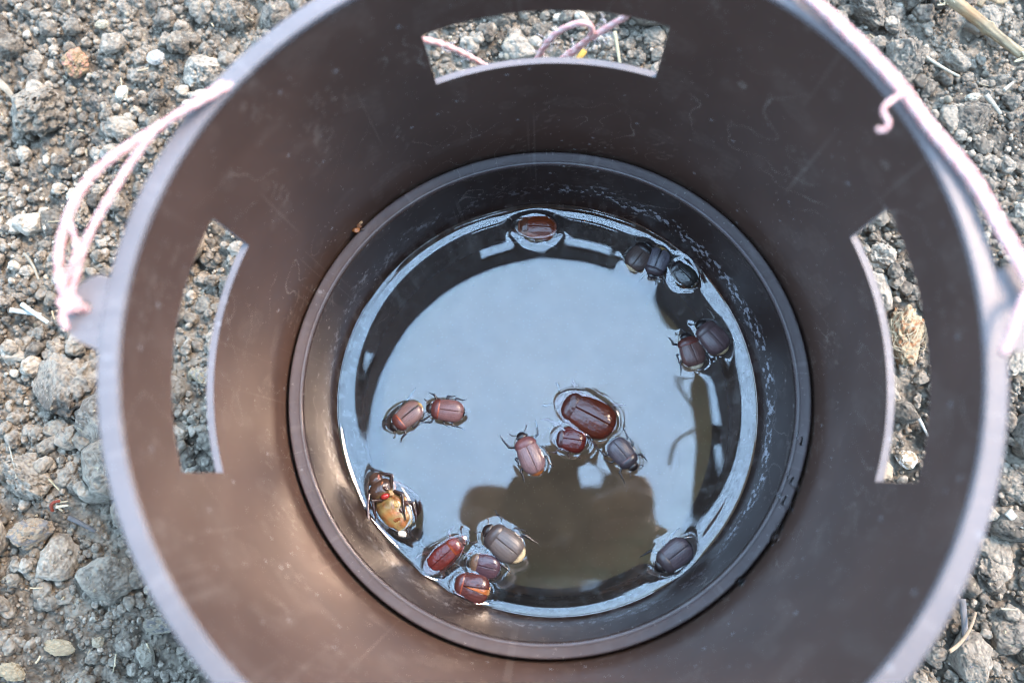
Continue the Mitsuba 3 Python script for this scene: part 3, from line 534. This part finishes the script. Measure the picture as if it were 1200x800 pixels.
twine_part('twine_handle__tail', mm([(-104.6, 6.6, 131.5), (-105.3, 4.2, 131.8), (-104.9, 1.6, 130.5)]), 0.0009, 9)
twine_part('twine_handle__strand', mm([(-104.2, 6.9, 131.4), (-102.9, 6.8, 131.6), (-102.1, 6.4, 130.0), (-102.2, 6.2, 126.5)]), 0.0010, 10)
knot('twine_handle__knot', (.1013, .0072, .1322), 0.00055, 11)
def fuzz(key, spots, seed):
    R = rng(seed); ms = []
    for x, y, z in spots:
        for _ in range(7):
            a = np.array([x, y, z]) + R.normal(size=3) * .8; d = R.normal(size=3); d /= np.linalg.norm(d)
            ms.append(tube(spline(np.array([a, a + d * 1.6 + R.normal(size=3) * .4, a + d * 3 + R.normal(size=3) * .9]) * 1e-3, 6), 0.00007, 4)[0])
    m = cat(ms); put(key, m, 'twine_fibre', True, color=np.tile([[0.82, 0.74, 0.74]], (len(m.vertices), 1)))
fuzz('twine_handle__frayed_fibres', [(-30, 97.5, 80), (-1, 101.5, 67), (1.5, 101.8, 73), (9, 101.8, 68), (13.6, 101.6, 75), (-24, 98.8, 72), (18, 101, 80)], 5)
labels['twine_handle__frayed_fibres'] = {'kind': 'stuff'}

# ------------------------------------------------------------------ stones, straw and litter on the soil
def gz(x, y): return float(ground_z(x * 1e-3, y * 1e-3))
def stone(name, x, y, size, color, label, cat_, seed, rise=0.35, alt=None):
    m = lump(4, seed); v = m.vertices * np.array(size) * 0.5e-3; n = meshkit.fbm(m.vertices * 4, 3, seed)[:, None]
    c = np.array(color) * np.array([.9, .84, .74]) * (0.45 + 0.6 * n)
    if alt is not None: k = smooth01(n[:, 0], 0.48, 0.60)[:, None]; c = c * (1 - k) + k * np.array(alt)
    v = v + [x * 1e-3, y * 1e-3, gz(x, y) + rise * size[2] * 1e-3 + 0.002]
    key = put(name, (v, m.faces), 'stone', True, color=np.clip(c, 0, 1)); tag(key, label, cat_)
stone('pale_stone', -205, -49, (19, 13, 10), (0.42, 0.34, 0.26), 'largest pale tan stone, on the soil outside the bucket', 'stone', 501, alt=(0.16, 0.145, 0.13))
stone('pale_stone', -140.8, 14.1, (9, 10, 7), (0.50, 0.43, 0.32), 'cream stone with a hollow, seen through the left window of the bucket', 'stone', 502, alt=(0.22, 0.19, 0.16))
stone('pale_stone', -146.5, 15.3, (5, 4.5, 4), (0.46, 0.38, 0.28), 'little square cream stone beside the hollow cream one', 'stone', 503)
stone('pale_stone', -152.1, -84.6, (13, 8, 8), (0.34, 0.31, 0.26), 'speckled pale stone against the rim of the bucket, lower left', 'stone', 504, alt=(0.12, 0.11, 0.10))
stone('pale_stone', -192.5, -92.6, (11, 5.5, 5), (0.46, 0.38, 0.27), 'long pale buff stone near the lower left corner of the picture', 'stone', 505)
stone('pale_stone', -177.5, -91.0, (4.5, 5, 4), (0.45, 0.39, 0.30), 'small pointed pale stone among dark crumbs, right of the long buff stone', 'stone', 506)
stone('pale_stone', -157.0, -95.5, (8, 9, 6), (0.33, 0.31, 0.27), 'pale grey stone just below the speckled stone', 'stone', 507)
stone('pale_stone', -208.0, -101.5, (10, 8, 6), (0.42, 0.35, 0.25), 'pale buff stone at the very corner, lowest on the left', 'stone', 508)
stone('orange_fragment', -206.5, 153.8, (12, 14, 8), (0.42, 0.31, 0.20), 'orange and pink fragment lying among grey clods, upper left', 'fragment', 509, alt=(0.38, 0.19, 0.13))
stone('white_pebble', -184.2, 139.0, (5.5, 9, 5), (0.62, 0.62, 0.56), 'upright oval white pebble, upper left, by the twine', 'pebble', 510)
stone('white_pebble', -171.2, 155.6, (7, 7, 5), (0.50, 0.50, 0.50), 'squarish white pebble near the pale rim at upper left', 'pebble', 511)
stone('white_pebble', -198.8, 174.1, (7, 5, 4), (0.55, 0.49, 0.38), 'cream pebble at upper left, above the orange fragment', 'pebble', 512)
stone('pale_stone', 131.0, -24.5, (12, 9, 6), (0.48, 0.40, 0.31), 'pale cream stone at the lower end of the right window of the bucket', 'stone', 513)
stone('pale_stone', 141.5, -20.5, (9, 7, 6), (0.46, 0.37, 0.27), 'tan stone with a white chip, in the right window, second from its lower end', 'stone', 514, alt=(0.6, 0.57, 0.5))
stone('white_pebble', 178.5, 128.6, (5, 4.5, 4), (0.60, 0.57, 0.50), 'round white pebble at upper right, below the thick stalk', 'pebble', 515)
# dry lump with straw fibres in it, seen through the right-hand window
def straw_lump():
    tag('dung_lump', 'dry straw-coloured lump with fibres, seen through the right window of the bucket', 'lump')
    m = lump(4, 600, 1.8); v = m.vertices * np.array([8.2, 9.5, 6.5]) * 1e-3; n = meshkit.fbm(m.vertices * 6, 3, 9)[:, None]
    c = np.array([0.44, 0.35, 0.22]) * (0.5 + 0.9 * n); k = smooth01(n[:, 0], 0.5, 0.62)[:, None]; c = c * (1 - k) + k * np.array([0.28, 0.13, 0.06])
    o = np.array([.1440, .0290, gz(144, 29) + .004]); scene['dung_lump__core'] = ply((v + o, m.faces), 'stone', True, color=np.clip(c, 0, 1))
    R = rng(5); ms = []
    for _ in range(75):
        d = R.normal(size=3); d[2] = abs(d[2]); d /= np.linalg.norm(d); t = np.cross(d, R.normal(size=3)); t /= np.linalg.norm(t); a = o + d * np.array([8.6, 9.8, 6.8]) * 1e-3
        ms.append(tube(spline([a - t * .0022, a + d * .0006, a + t * .0022 + R.normal(size=3) * .0006], 6), R.uniform(.00008, .00018), 5)[0])
    m = cat(ms); scene['dung_lump__fibres'] = ply(m, 'straw', True, color=np.tile([[0.44, 0.36, 0.24]], (len(m.vertices), 1))); labels['dung_lump__fibres'] = {'kind': 'stuff'}
straw_lump()
def stem(name, pts, r, color, label, cat_, lift=0.004, taper=0.7, squash=0.75, seed=0):
    p = spline([(x * 1e-3, y * 1e-3, gz(x, y) + lift) for x, y in pts], 26)
    p[:, 2] += 0.0012 * (meshkit.noise(p * 90, seed) - 0.4)
    m, tw = tube(p, r * np.linspace(1, taper, 26) * (1 + 0.12 * (meshkit.noise(p * 200, seed + 3) - .5)), 9, squash=squash)
    n = meshkit.fbm(m.vertices * 350, 3, seed)[:, None]
    key = put(name, m, 'straw', True, color=np.clip(np.array(color) * (0.34 + 0.5 * n), 0, .9)); tag(key, label, cat_); return key
TAN, WHITE = (0.40, 0.30, 0.18), (0.52, 0.47, 0.37)
def stalk():
    tag('thick_stalk', 'thick tan dry stalk with frayed ends on the soil at upper right', 'stalk')
    p = spline([(x * 1e-3, y * 1e-3, -.018 + h * 1e-3) for x, y, h in ((171.5, 172.5, 1), (178, 167.2, 0.6), (184.6, 160.6, 0.6), (192, 153.4, .2), (199.5, 146.2, 0))], 60)
    lobes = 1 + .16 * (meshkit.fbm(p * 260, 3, 7) - .5); m, tw = tube(p, 0.0021 * lobes * (1 + .3 * np.exp(-((np.linspace(0, 1, 60) - .55) / .03) ** 2) + .25 * np.linspace(1, -.4, 60)), 18, 0.07, 5, 0.2)
    n = meshkit.fbm(m.vertices * np.array([300, 300, 900]), 3, 1)[:, None]; t = np.r_[np.repeat(np.linspace(0, 1, 60), 18), 0, 1][:, None]
    c = np.array([0.40, 0.31, 0.19]) * (.35 + .95 * n) * (.8 + .25 * np.cos(tw * 7))[:, None]; k = np.exp(-((t - .3) / .14) ** 2) * .6; c = c * (1 - k) + k * np.array([.33, .17, .07]); scene['thick_stalk__stem'] = ply(m, 'straw', True, color=np.clip(c, 0, .9))
    R = rng(3); ms = []
    for a, d in ((p[0], p[0] - p[5]), (p[-1], p[-1] - p[-6])):
        d = d / np.linalg.norm(d)
        for _ in range(16):
            e_ = d * R.uniform(.002, .007) + R.normal(size=3) * .003; e_[2] = abs(e_[2]) * .6
            ms.append(tube(spline([a + R.normal(size=3) * .001, a + e_ * .5 + R.normal(size=3) * .001, a + e_], 6), R.uniform(.0002, .0004), 5)[0])
    m = cat(ms); scene['thick_stalk__frayed_fibres'] = ply(m, 'straw', True, color=np.tile([[.48, .40, .26]], (len(m.vertices), 1))); labels['thick_stalk__frayed_fibres'] = {'kind': 'stuff'}
stalk()
stem('dry_twig', [(187, 172), (192, 176), (198, 176), (203, 180)], .0013, TAN, 'bent tan twig just above the thick stalk, upper right', 'twig', .007, seed=1)
stem('straw_piece', [(155.3, 153.3), (166.3, 145.1), (175.4, 139.4)], .0009, (0.55, 0.5, 0.38), 'thin straight pale straw between the thick stalk and the rim', 'straw', .007, seed=2)
stem('straw_piece', [(182.0, 127.8), (188.1, 120.1)], .0013, WHITE, 'short wide white straw end at right, below the round pebble', 'straw', .006, seed=3)
stem('straw_piece', [(189.5, 129.7), (195.4, 134.7)], .0008, WHITE, 'short white straw slanting up near the right edge, beside the wide white end', 'straw', .007, seed=4)
stem('straw_piece', [(-221.5, 41.3), (-211.0, 40.2)], .0011, (0.70, 0.72, 0.64), 'stubby white straw of the crossed pair left of the lug', 'straw', .007, seed=5)
stem('straw_piece', [(-217.3, 43.8), (-205.2, 35.8)], .0011, (0.72, 0.74, 0.66), 'longer white straw of the crossed pair left of the lug', 'straw', .008, seed=6)
stem('red_scrap', [(-195.4, -40.0), (-193.4, -37.0), (-190.8, -36.3)], .0008, (0.36, 0.075, 0.04), 'tiny red-brown curled scrap above the largest tan stone', 'scrap', .009, seed=7)
stem('seed_husk', [(-192.8, -38.6), (-188.6, -38.0)], .0007, (0.68, 0.60, 0.44), 'small cream husk touching the red-brown scrap', 'husk', .009, .5, seed=8)
stem('dry_twig', [(-191.0, -42.8), (-186.6, -44.8), (-181.2, -48.3)], .0011, (0.17, 0.165, 0.16), 'short smooth grey twig right of the red-brown scrap', 'twig', .007, seed=9)
stem('dry_twig', [(146.1, -90.0), (153.7, -84.6), (158.0, -76.3)], .00075, (0.56, 0.40, 0.26), 'thin curved tan twig crossing a grey stem at lower right', 'twig', .012, seed=10)
stem('dry_sprig', [(154.6, -72), (155.2, -85.7), (155.0, -96.2)], .0013, (0.26, 0.24, 0.23), 'grey stem with white frayed foot at lower right', 'stem', .009, seed=11)
stem('straw_piece', [(-219.8, 66.2), (-215.2, 61.3), (-211.2, 54.2)], .0007, (0.42, 0.36, 0.26), 'thin pale curved straw left of the twine handle', 'straw', .007, seed=12)
stem('grass_thread', [(-215.2, -14.9), (-210.1, -22.2), (-207.4, -27.5)], .0003, (0.5, 0.45, 0.34), 'hair-thin dry grass thread over a clod at the left edge', 'grass thread', .013, seed=13)
stem('straw_piece', [(-196.3, -27.8), (-191.9, -32.2)], .0004, (0.6, 0.5, 0.3), 'tiny yellow straw splinter above the red-brown scrap', 'straw', .011, seed=14)
stem('dead_leaf', [(-246, 148.4), (-236.6, 141.7), (-229.0, 131.4)], .0026, (0.42, 0.34, 0.24), 'curled tan leaf edge cut by the left edge of the picture', 'leaf', .008, .15, .3, seed=15)
stem('straw_piece', [(143.4, -5.3), (148.3, -11.7)], .0007, (0.72, 0.68, 0.58), 'thin white straw splinter in the right window of the bucket', 'straw', .012, seed=16)
stem('dead_leaf', [(174.5, -40.0), (180, -45.0), (186, -48.0)], .0019, (0.62, 0.60, 0.50), 'pale dry leaf blade at the right edge below the lug', 'leaf', .010, .4, .3, seed=17)
stem('straw_piece', [(31.1, 163.5), (33.0, 149)], .0009, (0.55, 0.48, 0.30), 'upright yellow straw in the far window of the bucket', 'straw', .009, seed=18)
stem('orange_scrap', [(17.8, 155.5), (14.4, 150.0)], .0016, (0.58, 0.34, 0.07), 'orange-yellow scrap beside the twine in the far window', 'scrap', .009, seed=19)
stem('straw_piece', [(166.6, -75.0), (172.8, -75.6)], .0005, (0.50, 0.43, 0.30), 'short tan straw splinter right of the curved twig', 'straw', .012, seed=20)
R = rng(21); bits = []
for _ in range(230):
    x, y = R.uniform(-270, 240), R.uniform(-135, 230)
    if math.hypot(x, y) < 103: continue
    a, l = R.uniform(0, 2 * PI), R.uniform(1.2, 5.0) * 1e-3; c = np.array([x * 1e-3, y * 1e-3, gz(x, y) + R.uniform(.002, .006)]); d = np.array([math.cos(a), math.sin(a), R.uniform(-.3, .3)])
    m, _ = tube(spline([c - d * l / 2, c + R.normal(size=3) * l * .06, c + d * l / 2], 6), R.uniform(.00018, .0005), 5); bits.append((m, np.array([[0.42, 0.34, 0.22]]) * R.uniform(.6, 1.2)))
for _ in range(90):
    x, y = R.uniform(-270, 240), R.uniform(-135, 230)
    if math.hypot(x, y) < 103: continue
    m = tiny[R.randint(12)].copy(); m.apply_scale(R.uniform(.0008, .0019)); m.apply_translation([x * 1e-3, y * 1e-3, gz(x, y) + .0035]); bits.append((m, np.array([[0.38, 0.32, 0.23]]) * R.uniform(.6, 1.2)))
m = cat([b[0] for b in bits]); scene['plant_litter'] = ply(m, 'straw', True, color=np.clip(np.vstack([np.repeat(b[1], len(b[0].vertices), 0) for b in bits]), 0, 1))
tag('plant_litter', 'tiny straw chaff and pale grit strewn over the soil', 'litter', kind='stuff')

# ------------------------------------------------------------------ drops and dirt inside the bucket
def drop(x, y, sx, sy, a, h, label):
    sx, sy, h = sx * 1.35, sy * 1.35, h * 1.5
    m = trimesh.creation.icosphere(subdivisions=3); v = m.vertices * [sx, sy, h]; v[:, 2] = np.maximum(v[:, 2], -0.00012)
    v = v * (1 + 0.25 * (meshkit.noise(m.vertices * 1.3, int(x * 10) % 97)[:, None] - .5)); c, s = math.cos(a), math.sin(a)
    v = v @ np.array([[c, s, 0], [-s, c, 0], [0, 0, 1]]) + [x * 1e-3, y * 1e-3, .03265]
    key = put('water_drop', (v, m.faces), 'drop_glass', True); tag(key, label, 'water drop', 'water drops on the lip of the cup')
drop(78.8, -30.0, .0009, .0026, 0.5, .0006, 'long thin water drop highest on the wet side of the cup lip')
drop(76.2, -36.4, .0012, .0030, 0.6, .0007, 'longest water drop, second from the top on the cup lip')
drop(73.6, -43.8, .0009, .0012, 0.6, .0005, 'small water drop, third from the top on the cup lip')
drop(72.6, -46.8, .0016, .0013, 0.9, .0011, 'fat shiny water drop, fourth from the top on the cup lip')
drop(60.3, -60.6, .0012, .0011, 0.0, .0010, 'round shiny water drop, lowest on the cup lip')
drop(81.9, -16.0, .0008, .0018, 0.3, .0004, 'faint flat water smear beside the window side of the cup lip')
def debris():
    tag('insect_remains', 'tiny orange-brown insect remains on the lip of the cup, upper left', 'insect remains')
    for k, (x, y, r, c) in enumerate(((-65.6, 56.0, .0012, (0.30, 0.11, 0.03)), (-64.6, 57.6, .0010, (0.22, 0.10, 0.05)), (-64.0, 58.8, .0008, (0.34, 0.22, 0.12)), (-63.2, 56.4, .0006, (0.12, 0.08, 0.06)))):
        m = lump(3, 700 + k); m.apply_scale([r, r * .8, r * .7]); m.apply_translation([x * 1e-3, y * 1e-3, .0334]); put('insect_remains__fragment', m, 'chitin_dry', True, color=np.tile([c], (len(m.vertices), 1)))
debris()
m, _ = tube(spline(mm([(-81.5, -41.5, 22.0), (-80.6, -42.8, 20.5), (-79.5, -44.2, 19.5)]), 12), .00022, 6)
m.apply_translation([0.0032, 0.0016, 0]); scene['straw_splinter'] = ply(m, 'straw', True, color=np.tile([[.6, .55, .42]], (len(m.vertices), 1))); tag('straw_splinter', 'tiny pale straw splinter stuck to the inner wall of the cup', 'straw')

# ------------------------------------------------------------------ the camera in use, its strap, and the person who holds it (seen mirrored in the water)
CB = EYE - FWD * 0.118
def cam_pt(r, u, f): return CB + RIGHT * r + UP * u + FWD * f
CM = np.eye(4); CM[:3, 0], CM[:3, 1], CM[:3, 2], CM[:3, 3] = RIGHT, UP, -FWD, CB     # local: x right, y up, z away from the subject
def cam_part(key, man, bsdf, smooth=35):
    m = to_tri(man) if not isinstance(man, trimesh.Trimesh) else man.copy(); m.apply_transform(CM); return put(key, m, bsdf, smooth)
tag('camera_in_use', 'black camera held over the bucket, seen only as a reflection in the water', 'camera')
cam_part('camera_in_use__body', rbox((0.108, 0.072, 0.056), 0.012).translate((.009, -.009, 0)), 'black_metal')
cam_part('camera_in_use__viewfinder_hump', m3.Manifold.batch_hull([ball((a, 0.018, c), .008, 10) for a in (-.026, .010) for c in (-.022, .026)] + [ball((a, 0.044, c), .006, 10) for a in (-.020, .004) for c in (-.018, .022)]), 'black_metal')
cam_part('camera_in_use__grip', m3.Manifold.batch_hull([ball((.052, a, -.030 + b), .012, 12) for a in (-.036, .014) for b in (0, -.016)]), 'black_rubber')
lens = [trimesh.creation.cylinder(radius=r, height=h, sections=48, transform=trimesh.transformations.translation_matrix([0, 0, z])) for r, h, z in ((.031, .022, -.038), (.029, .034, -.066), (.0305, .014, -.088), (.0295, .014, -.101))]
cam_part('camera_in_use__lens_barrel', cat(lens), 'black_metal')
g = trimesh.creation.cylinder(radius=.024, height=.002, sections=40, transform=trimesh.transformations.translation_matrix([0, 0, -.1088])); cam_part('camera_in_use__front_lens', g, 'lens_glass')
cam_part('camera_in_use__screen', trimesh.creation.box((.078, .052, .002), transform=trimesh.transformations.translation_matrix([-.008, -.006, .0292])), 'screen_glass')
cam_part('camera_in_use__shutter_button', trimesh.creation.cylinder(radius=.006, height=.005, sections=20, transform=trimesh.transformations.rotation_matrix(PI / 2, [1, 0, 0], [.050, .028, -.026]) @ trimesh.transformations.translation_matrix([.050, .028, -.026])), 'black_metal')
def ribbon(pts, wdir, width, thick):
    p = spline(pts, 60); t = np.gradient(p, axis=0); t /= np.linalg.norm(t, axis=1, keepdims=True)
    wd = np.asarray(wdir, float).reshape(-1, 3); wv = np.stack([np.interp(np.linspace(0, 1, 60), np.linspace(0, 1, len(wd)), wd[:, k]) for k in range(3)], 1)
    wv = wv - t * (wv * t).sum(1, keepdims=True); wv /= np.linalg.norm(wv, axis=1, keepdims=True); nv = np.cross(t, wv)
    v = np.stack([p + wv * a * width / 2 + nv * b * thick / 2 for a, b in ((-1, -1), (1, -1), (1, 1), (-1, 1))], 1).reshape(-1, 3)
    f = grid_faces(60, 4, True); f = np.vstack([f, [[0, 1, 2, 3]], [[239, 238, 237, 236]]]); return tri(v, f)
way = [(.12, -.40, .675), (.24, -.20, .66), (.29, .10, .62), (.17, .24, .54), (.128, .205, .48), (.110, .155, .43), (.111, .113, .39), (.118, .080, .36), (.121, .053, .34), (.122, .018, .33), (.1213, -.015, .33), (.1175, -.044, .335), (.1195, -.056, .345), (.1365, -.052, .39), (.175, -.070, .47), (.22, -.22, .60), (.15, -.39, .665)]
flat = [(1, .2, 0)] * 3 + [(.9, .3, 0), (.7, .7, .1), (.7, .7, .1), (.8, .55, .1), (.85, .3, .3), (.8, .1, .55), (.8, 0, .6), (.8, 0, .6), (.8, 0, .6), (.8, .2, .5)] + [(.8, .4, .2)] * 4
scene['camera_in_use__strap'] = ply(ribbon(way, flat, .019, .0016), 'black_rubber', 40)
put('camera_in_use__strap_slide', to_tri(rbox((.018, .016, .006), .002).translate((.1325, .012, .331))), 'black_rubber', 30)
scene['camera_in_use__strap_cord'] = ply(tube(spline([(.121, .045, .338), (.1065, .071, .352), (.1020, .0685, .350), (.1045, .058, .350), (.117, .034, .340), (.121, .020, .333), (.1035, .0095, .331), (.096, -.003, .330), (.0935, -.0115, .330)], 60), .0014, 8)[0], 'black_rubber', True)

def person():
    tag('person', 'person crouching over the bucket in a dark jacket, mirrored in the water, holding the camera', 'person')
    head_c = np.array([0.005, -.235, .635]); look = np.array([0, .62, -.78]); look /= np.linalg.norm(look); crown = np.array([0, .78, .62]); crown /= np.linalg.norm(crown); side = np.array([1.0, 0, 0])
    hp = lambda s, c, l: head_c + side * s + crown * c + look * l
    skin = [bone(hp(0, .035, -.015), .088, hp(0, .02, .02), .078, 20), bone(hp(0, -.02, .02), .072, hp(0, -.085, .055), .040, 20), bone(hp(0, .0, .088), .012, hp(0, -.030, .108), .015, 12), bone(hp(-.018, -.062, .088), .010, hp(.018, -.062, .088), .010, 10)]
    for s in (-1, 1): skin += [bone(hp(s * .082, .012, -.01), .014, hp(s * .086, -.025, -.012), .011, 10)]
    skin += [bone(hp(0, -.06, -.02), .058, (0.0, -.385, .60), .066)]
    cloth, legs = [], []
    skin += [bone((-.17, -.42, .585), .07, (.17, -.42, .585), .07), bone((0, -.44, .58), .125, (0, -.60, .42), .125), bone((0, -.60, .42), .125, (0, -.74, .27), .135)]
    cloth += [bone((-.175, -.42, .59), .079, (.175, -.42, .59), .079), bone((0, -.44, .582), .138, (0, -.60, .42), .138), bone((0, -.60, .42), .138, (0, -.71, .30), .144)]
    for s in (-1, 1):
        sh, el, wr = np.array([s * .19, -.40, .58]), np.array([s * .225, -.235, .385]), np.array([s * .104, -.104, .412])
        skin += chain([sh, el, wr], [.056, .042, .028]); cloth += chain([sh, el, wr + (el - wr) * .02], [.066, .052, .044])
        hip, kn, an = np.array([s * .09, -.74, .26]), np.array([s * .21, -.40, .40]), np.array([s * .17, -.575, .055])
        skin += chain([hip, kn, an], [.085, .058, .040]); legs += [bone(hip, .098, kn, .070), bone(kn, .070, an + (kn - an) * .1, .054), bone((s * .06, -.76, .25), .12, hip, .10)]
        # hands: the right one round the grip with its forefinger on the button, the left one under the lens
        if s > 0:
            skin += [bone(wr, .026, cam_pt(.070, -.046, .030), .022), m3.Manifold.batch_hull([ball(cam_pt(.076, b, f), .011, 10) for b in (-.048, .022) for f in (-.004, .030)])]
            for k, (b, ln) in enumerate(((.026, .9), (.004, 1.0), (-.016, .95), (-.036, .76))):
                q = [cam_pt(.076, b, .032), cam_pt(.075, b + .003, .032 + .030 * ln), cam_pt(.058, b + .003, .034 + .034 * ln), cam_pt(.040, b, .030 + .030 * ln)]
                if k == 0: q = [cam_pt(.074, .026, .020), cam_pt(.070, .044, .030), cam_pt(.058, .048, .036), cam_pt(.050, .038, .030)]
                skin += chain(q, [.0105, .0098, .0092, .008], 10)
            skin += chain([cam_pt(.078, -.026, -.004), cam_pt(.074, -.008, -.036), cam_pt(.056, .008, -.040), cam_pt(.042, .012, -.038)], [.014, .012, .0105, .009], 10)
        else:
            skin += [bone(wr, .027, cam_pt(-.068, -.038, .016), .029), m3.Manifold.batch_hull([ball(cam_pt(-.064, b, f), .012, 10) for b in (-.052, .008) for f in (-.006, .028)])]
            for k, (b, ln) in enumerate(((.008, .86), (-.010, 1.0), (-.030, .95), (-.050, .76))):
                q = [cam_pt(-.064, b, .030), cam_pt(-.058, b + .003, .030 + .030 * ln), cam_pt(-.040, b + .003, .034 + .030 * ln), cam_pt(-.022, b, .030 + .028 * ln)]
                skin += chain(q, [.0108, .010, .0095, .0082], 10)
            skin += chain([cam_pt(-.066, -.028, -.004), cam_pt(-.064, -.012, -.034), cam_pt(-.048, .004, -.040), cam_pt(-.036, .010, -.038)], [.014, .012, .0105, .009], 10)
        shoe = [bone((s * .17, -.60, .012), .042, (s * .185, -.43, -.004), .034), bone((s * .17, -.60, .012), .042, (s * .17, -.585, .05), .046)]
        m = to_tri(union(shoe).refine_to_length(.02)); trimesh.smoothing.filter_taubin(m, iterations=8); put('person__shoe', m, 'shoe_leather', True)
        m = trimesh.creation.icosphere(subdivisions=2, radius=.0125); m.apply_translation(hp(s * .031, .008, .074)); put('person__eye', m, 'eye_white', True)
    for key, ms, b, step in (('person__body', skin, 'skin', .009), ('person__jacket', cloth, 'jacket_cloth', .014), ('person__trousers', legs, 'trouser_cloth', .02)):
        m = to_tri(union(ms).refine_to_length(step)); trimesh.smoothing.filter_taubin(m, iterations=10)
        if key != 'person__body': m.vertices += m.vertex_normals * (0.010 * (meshkit.fbm(m.vertices * 16, 3, 5) - .5))[:, None]
        put(key, m, b, True)
    hair = m3.Manifold.batch_hull([ball(hp(0, .046, -.022), .092, 24), ball(hp(0, .01, -.045), .080, 20)]) - m3.Manifold.batch_hull([ball(hp(0, -.10, .16), .13, 20), ball(hp(0, -.03, .12), .075, 20)])
    m = to_tri(hair.refine_to_length(.006)); m.vertices += m.vertex_normals * (0.012 * (meshkit.fbm(m.vertices * 60, 3, 2) - .4))[:, None]; put('person__hair', m, 'hair', True)
person()
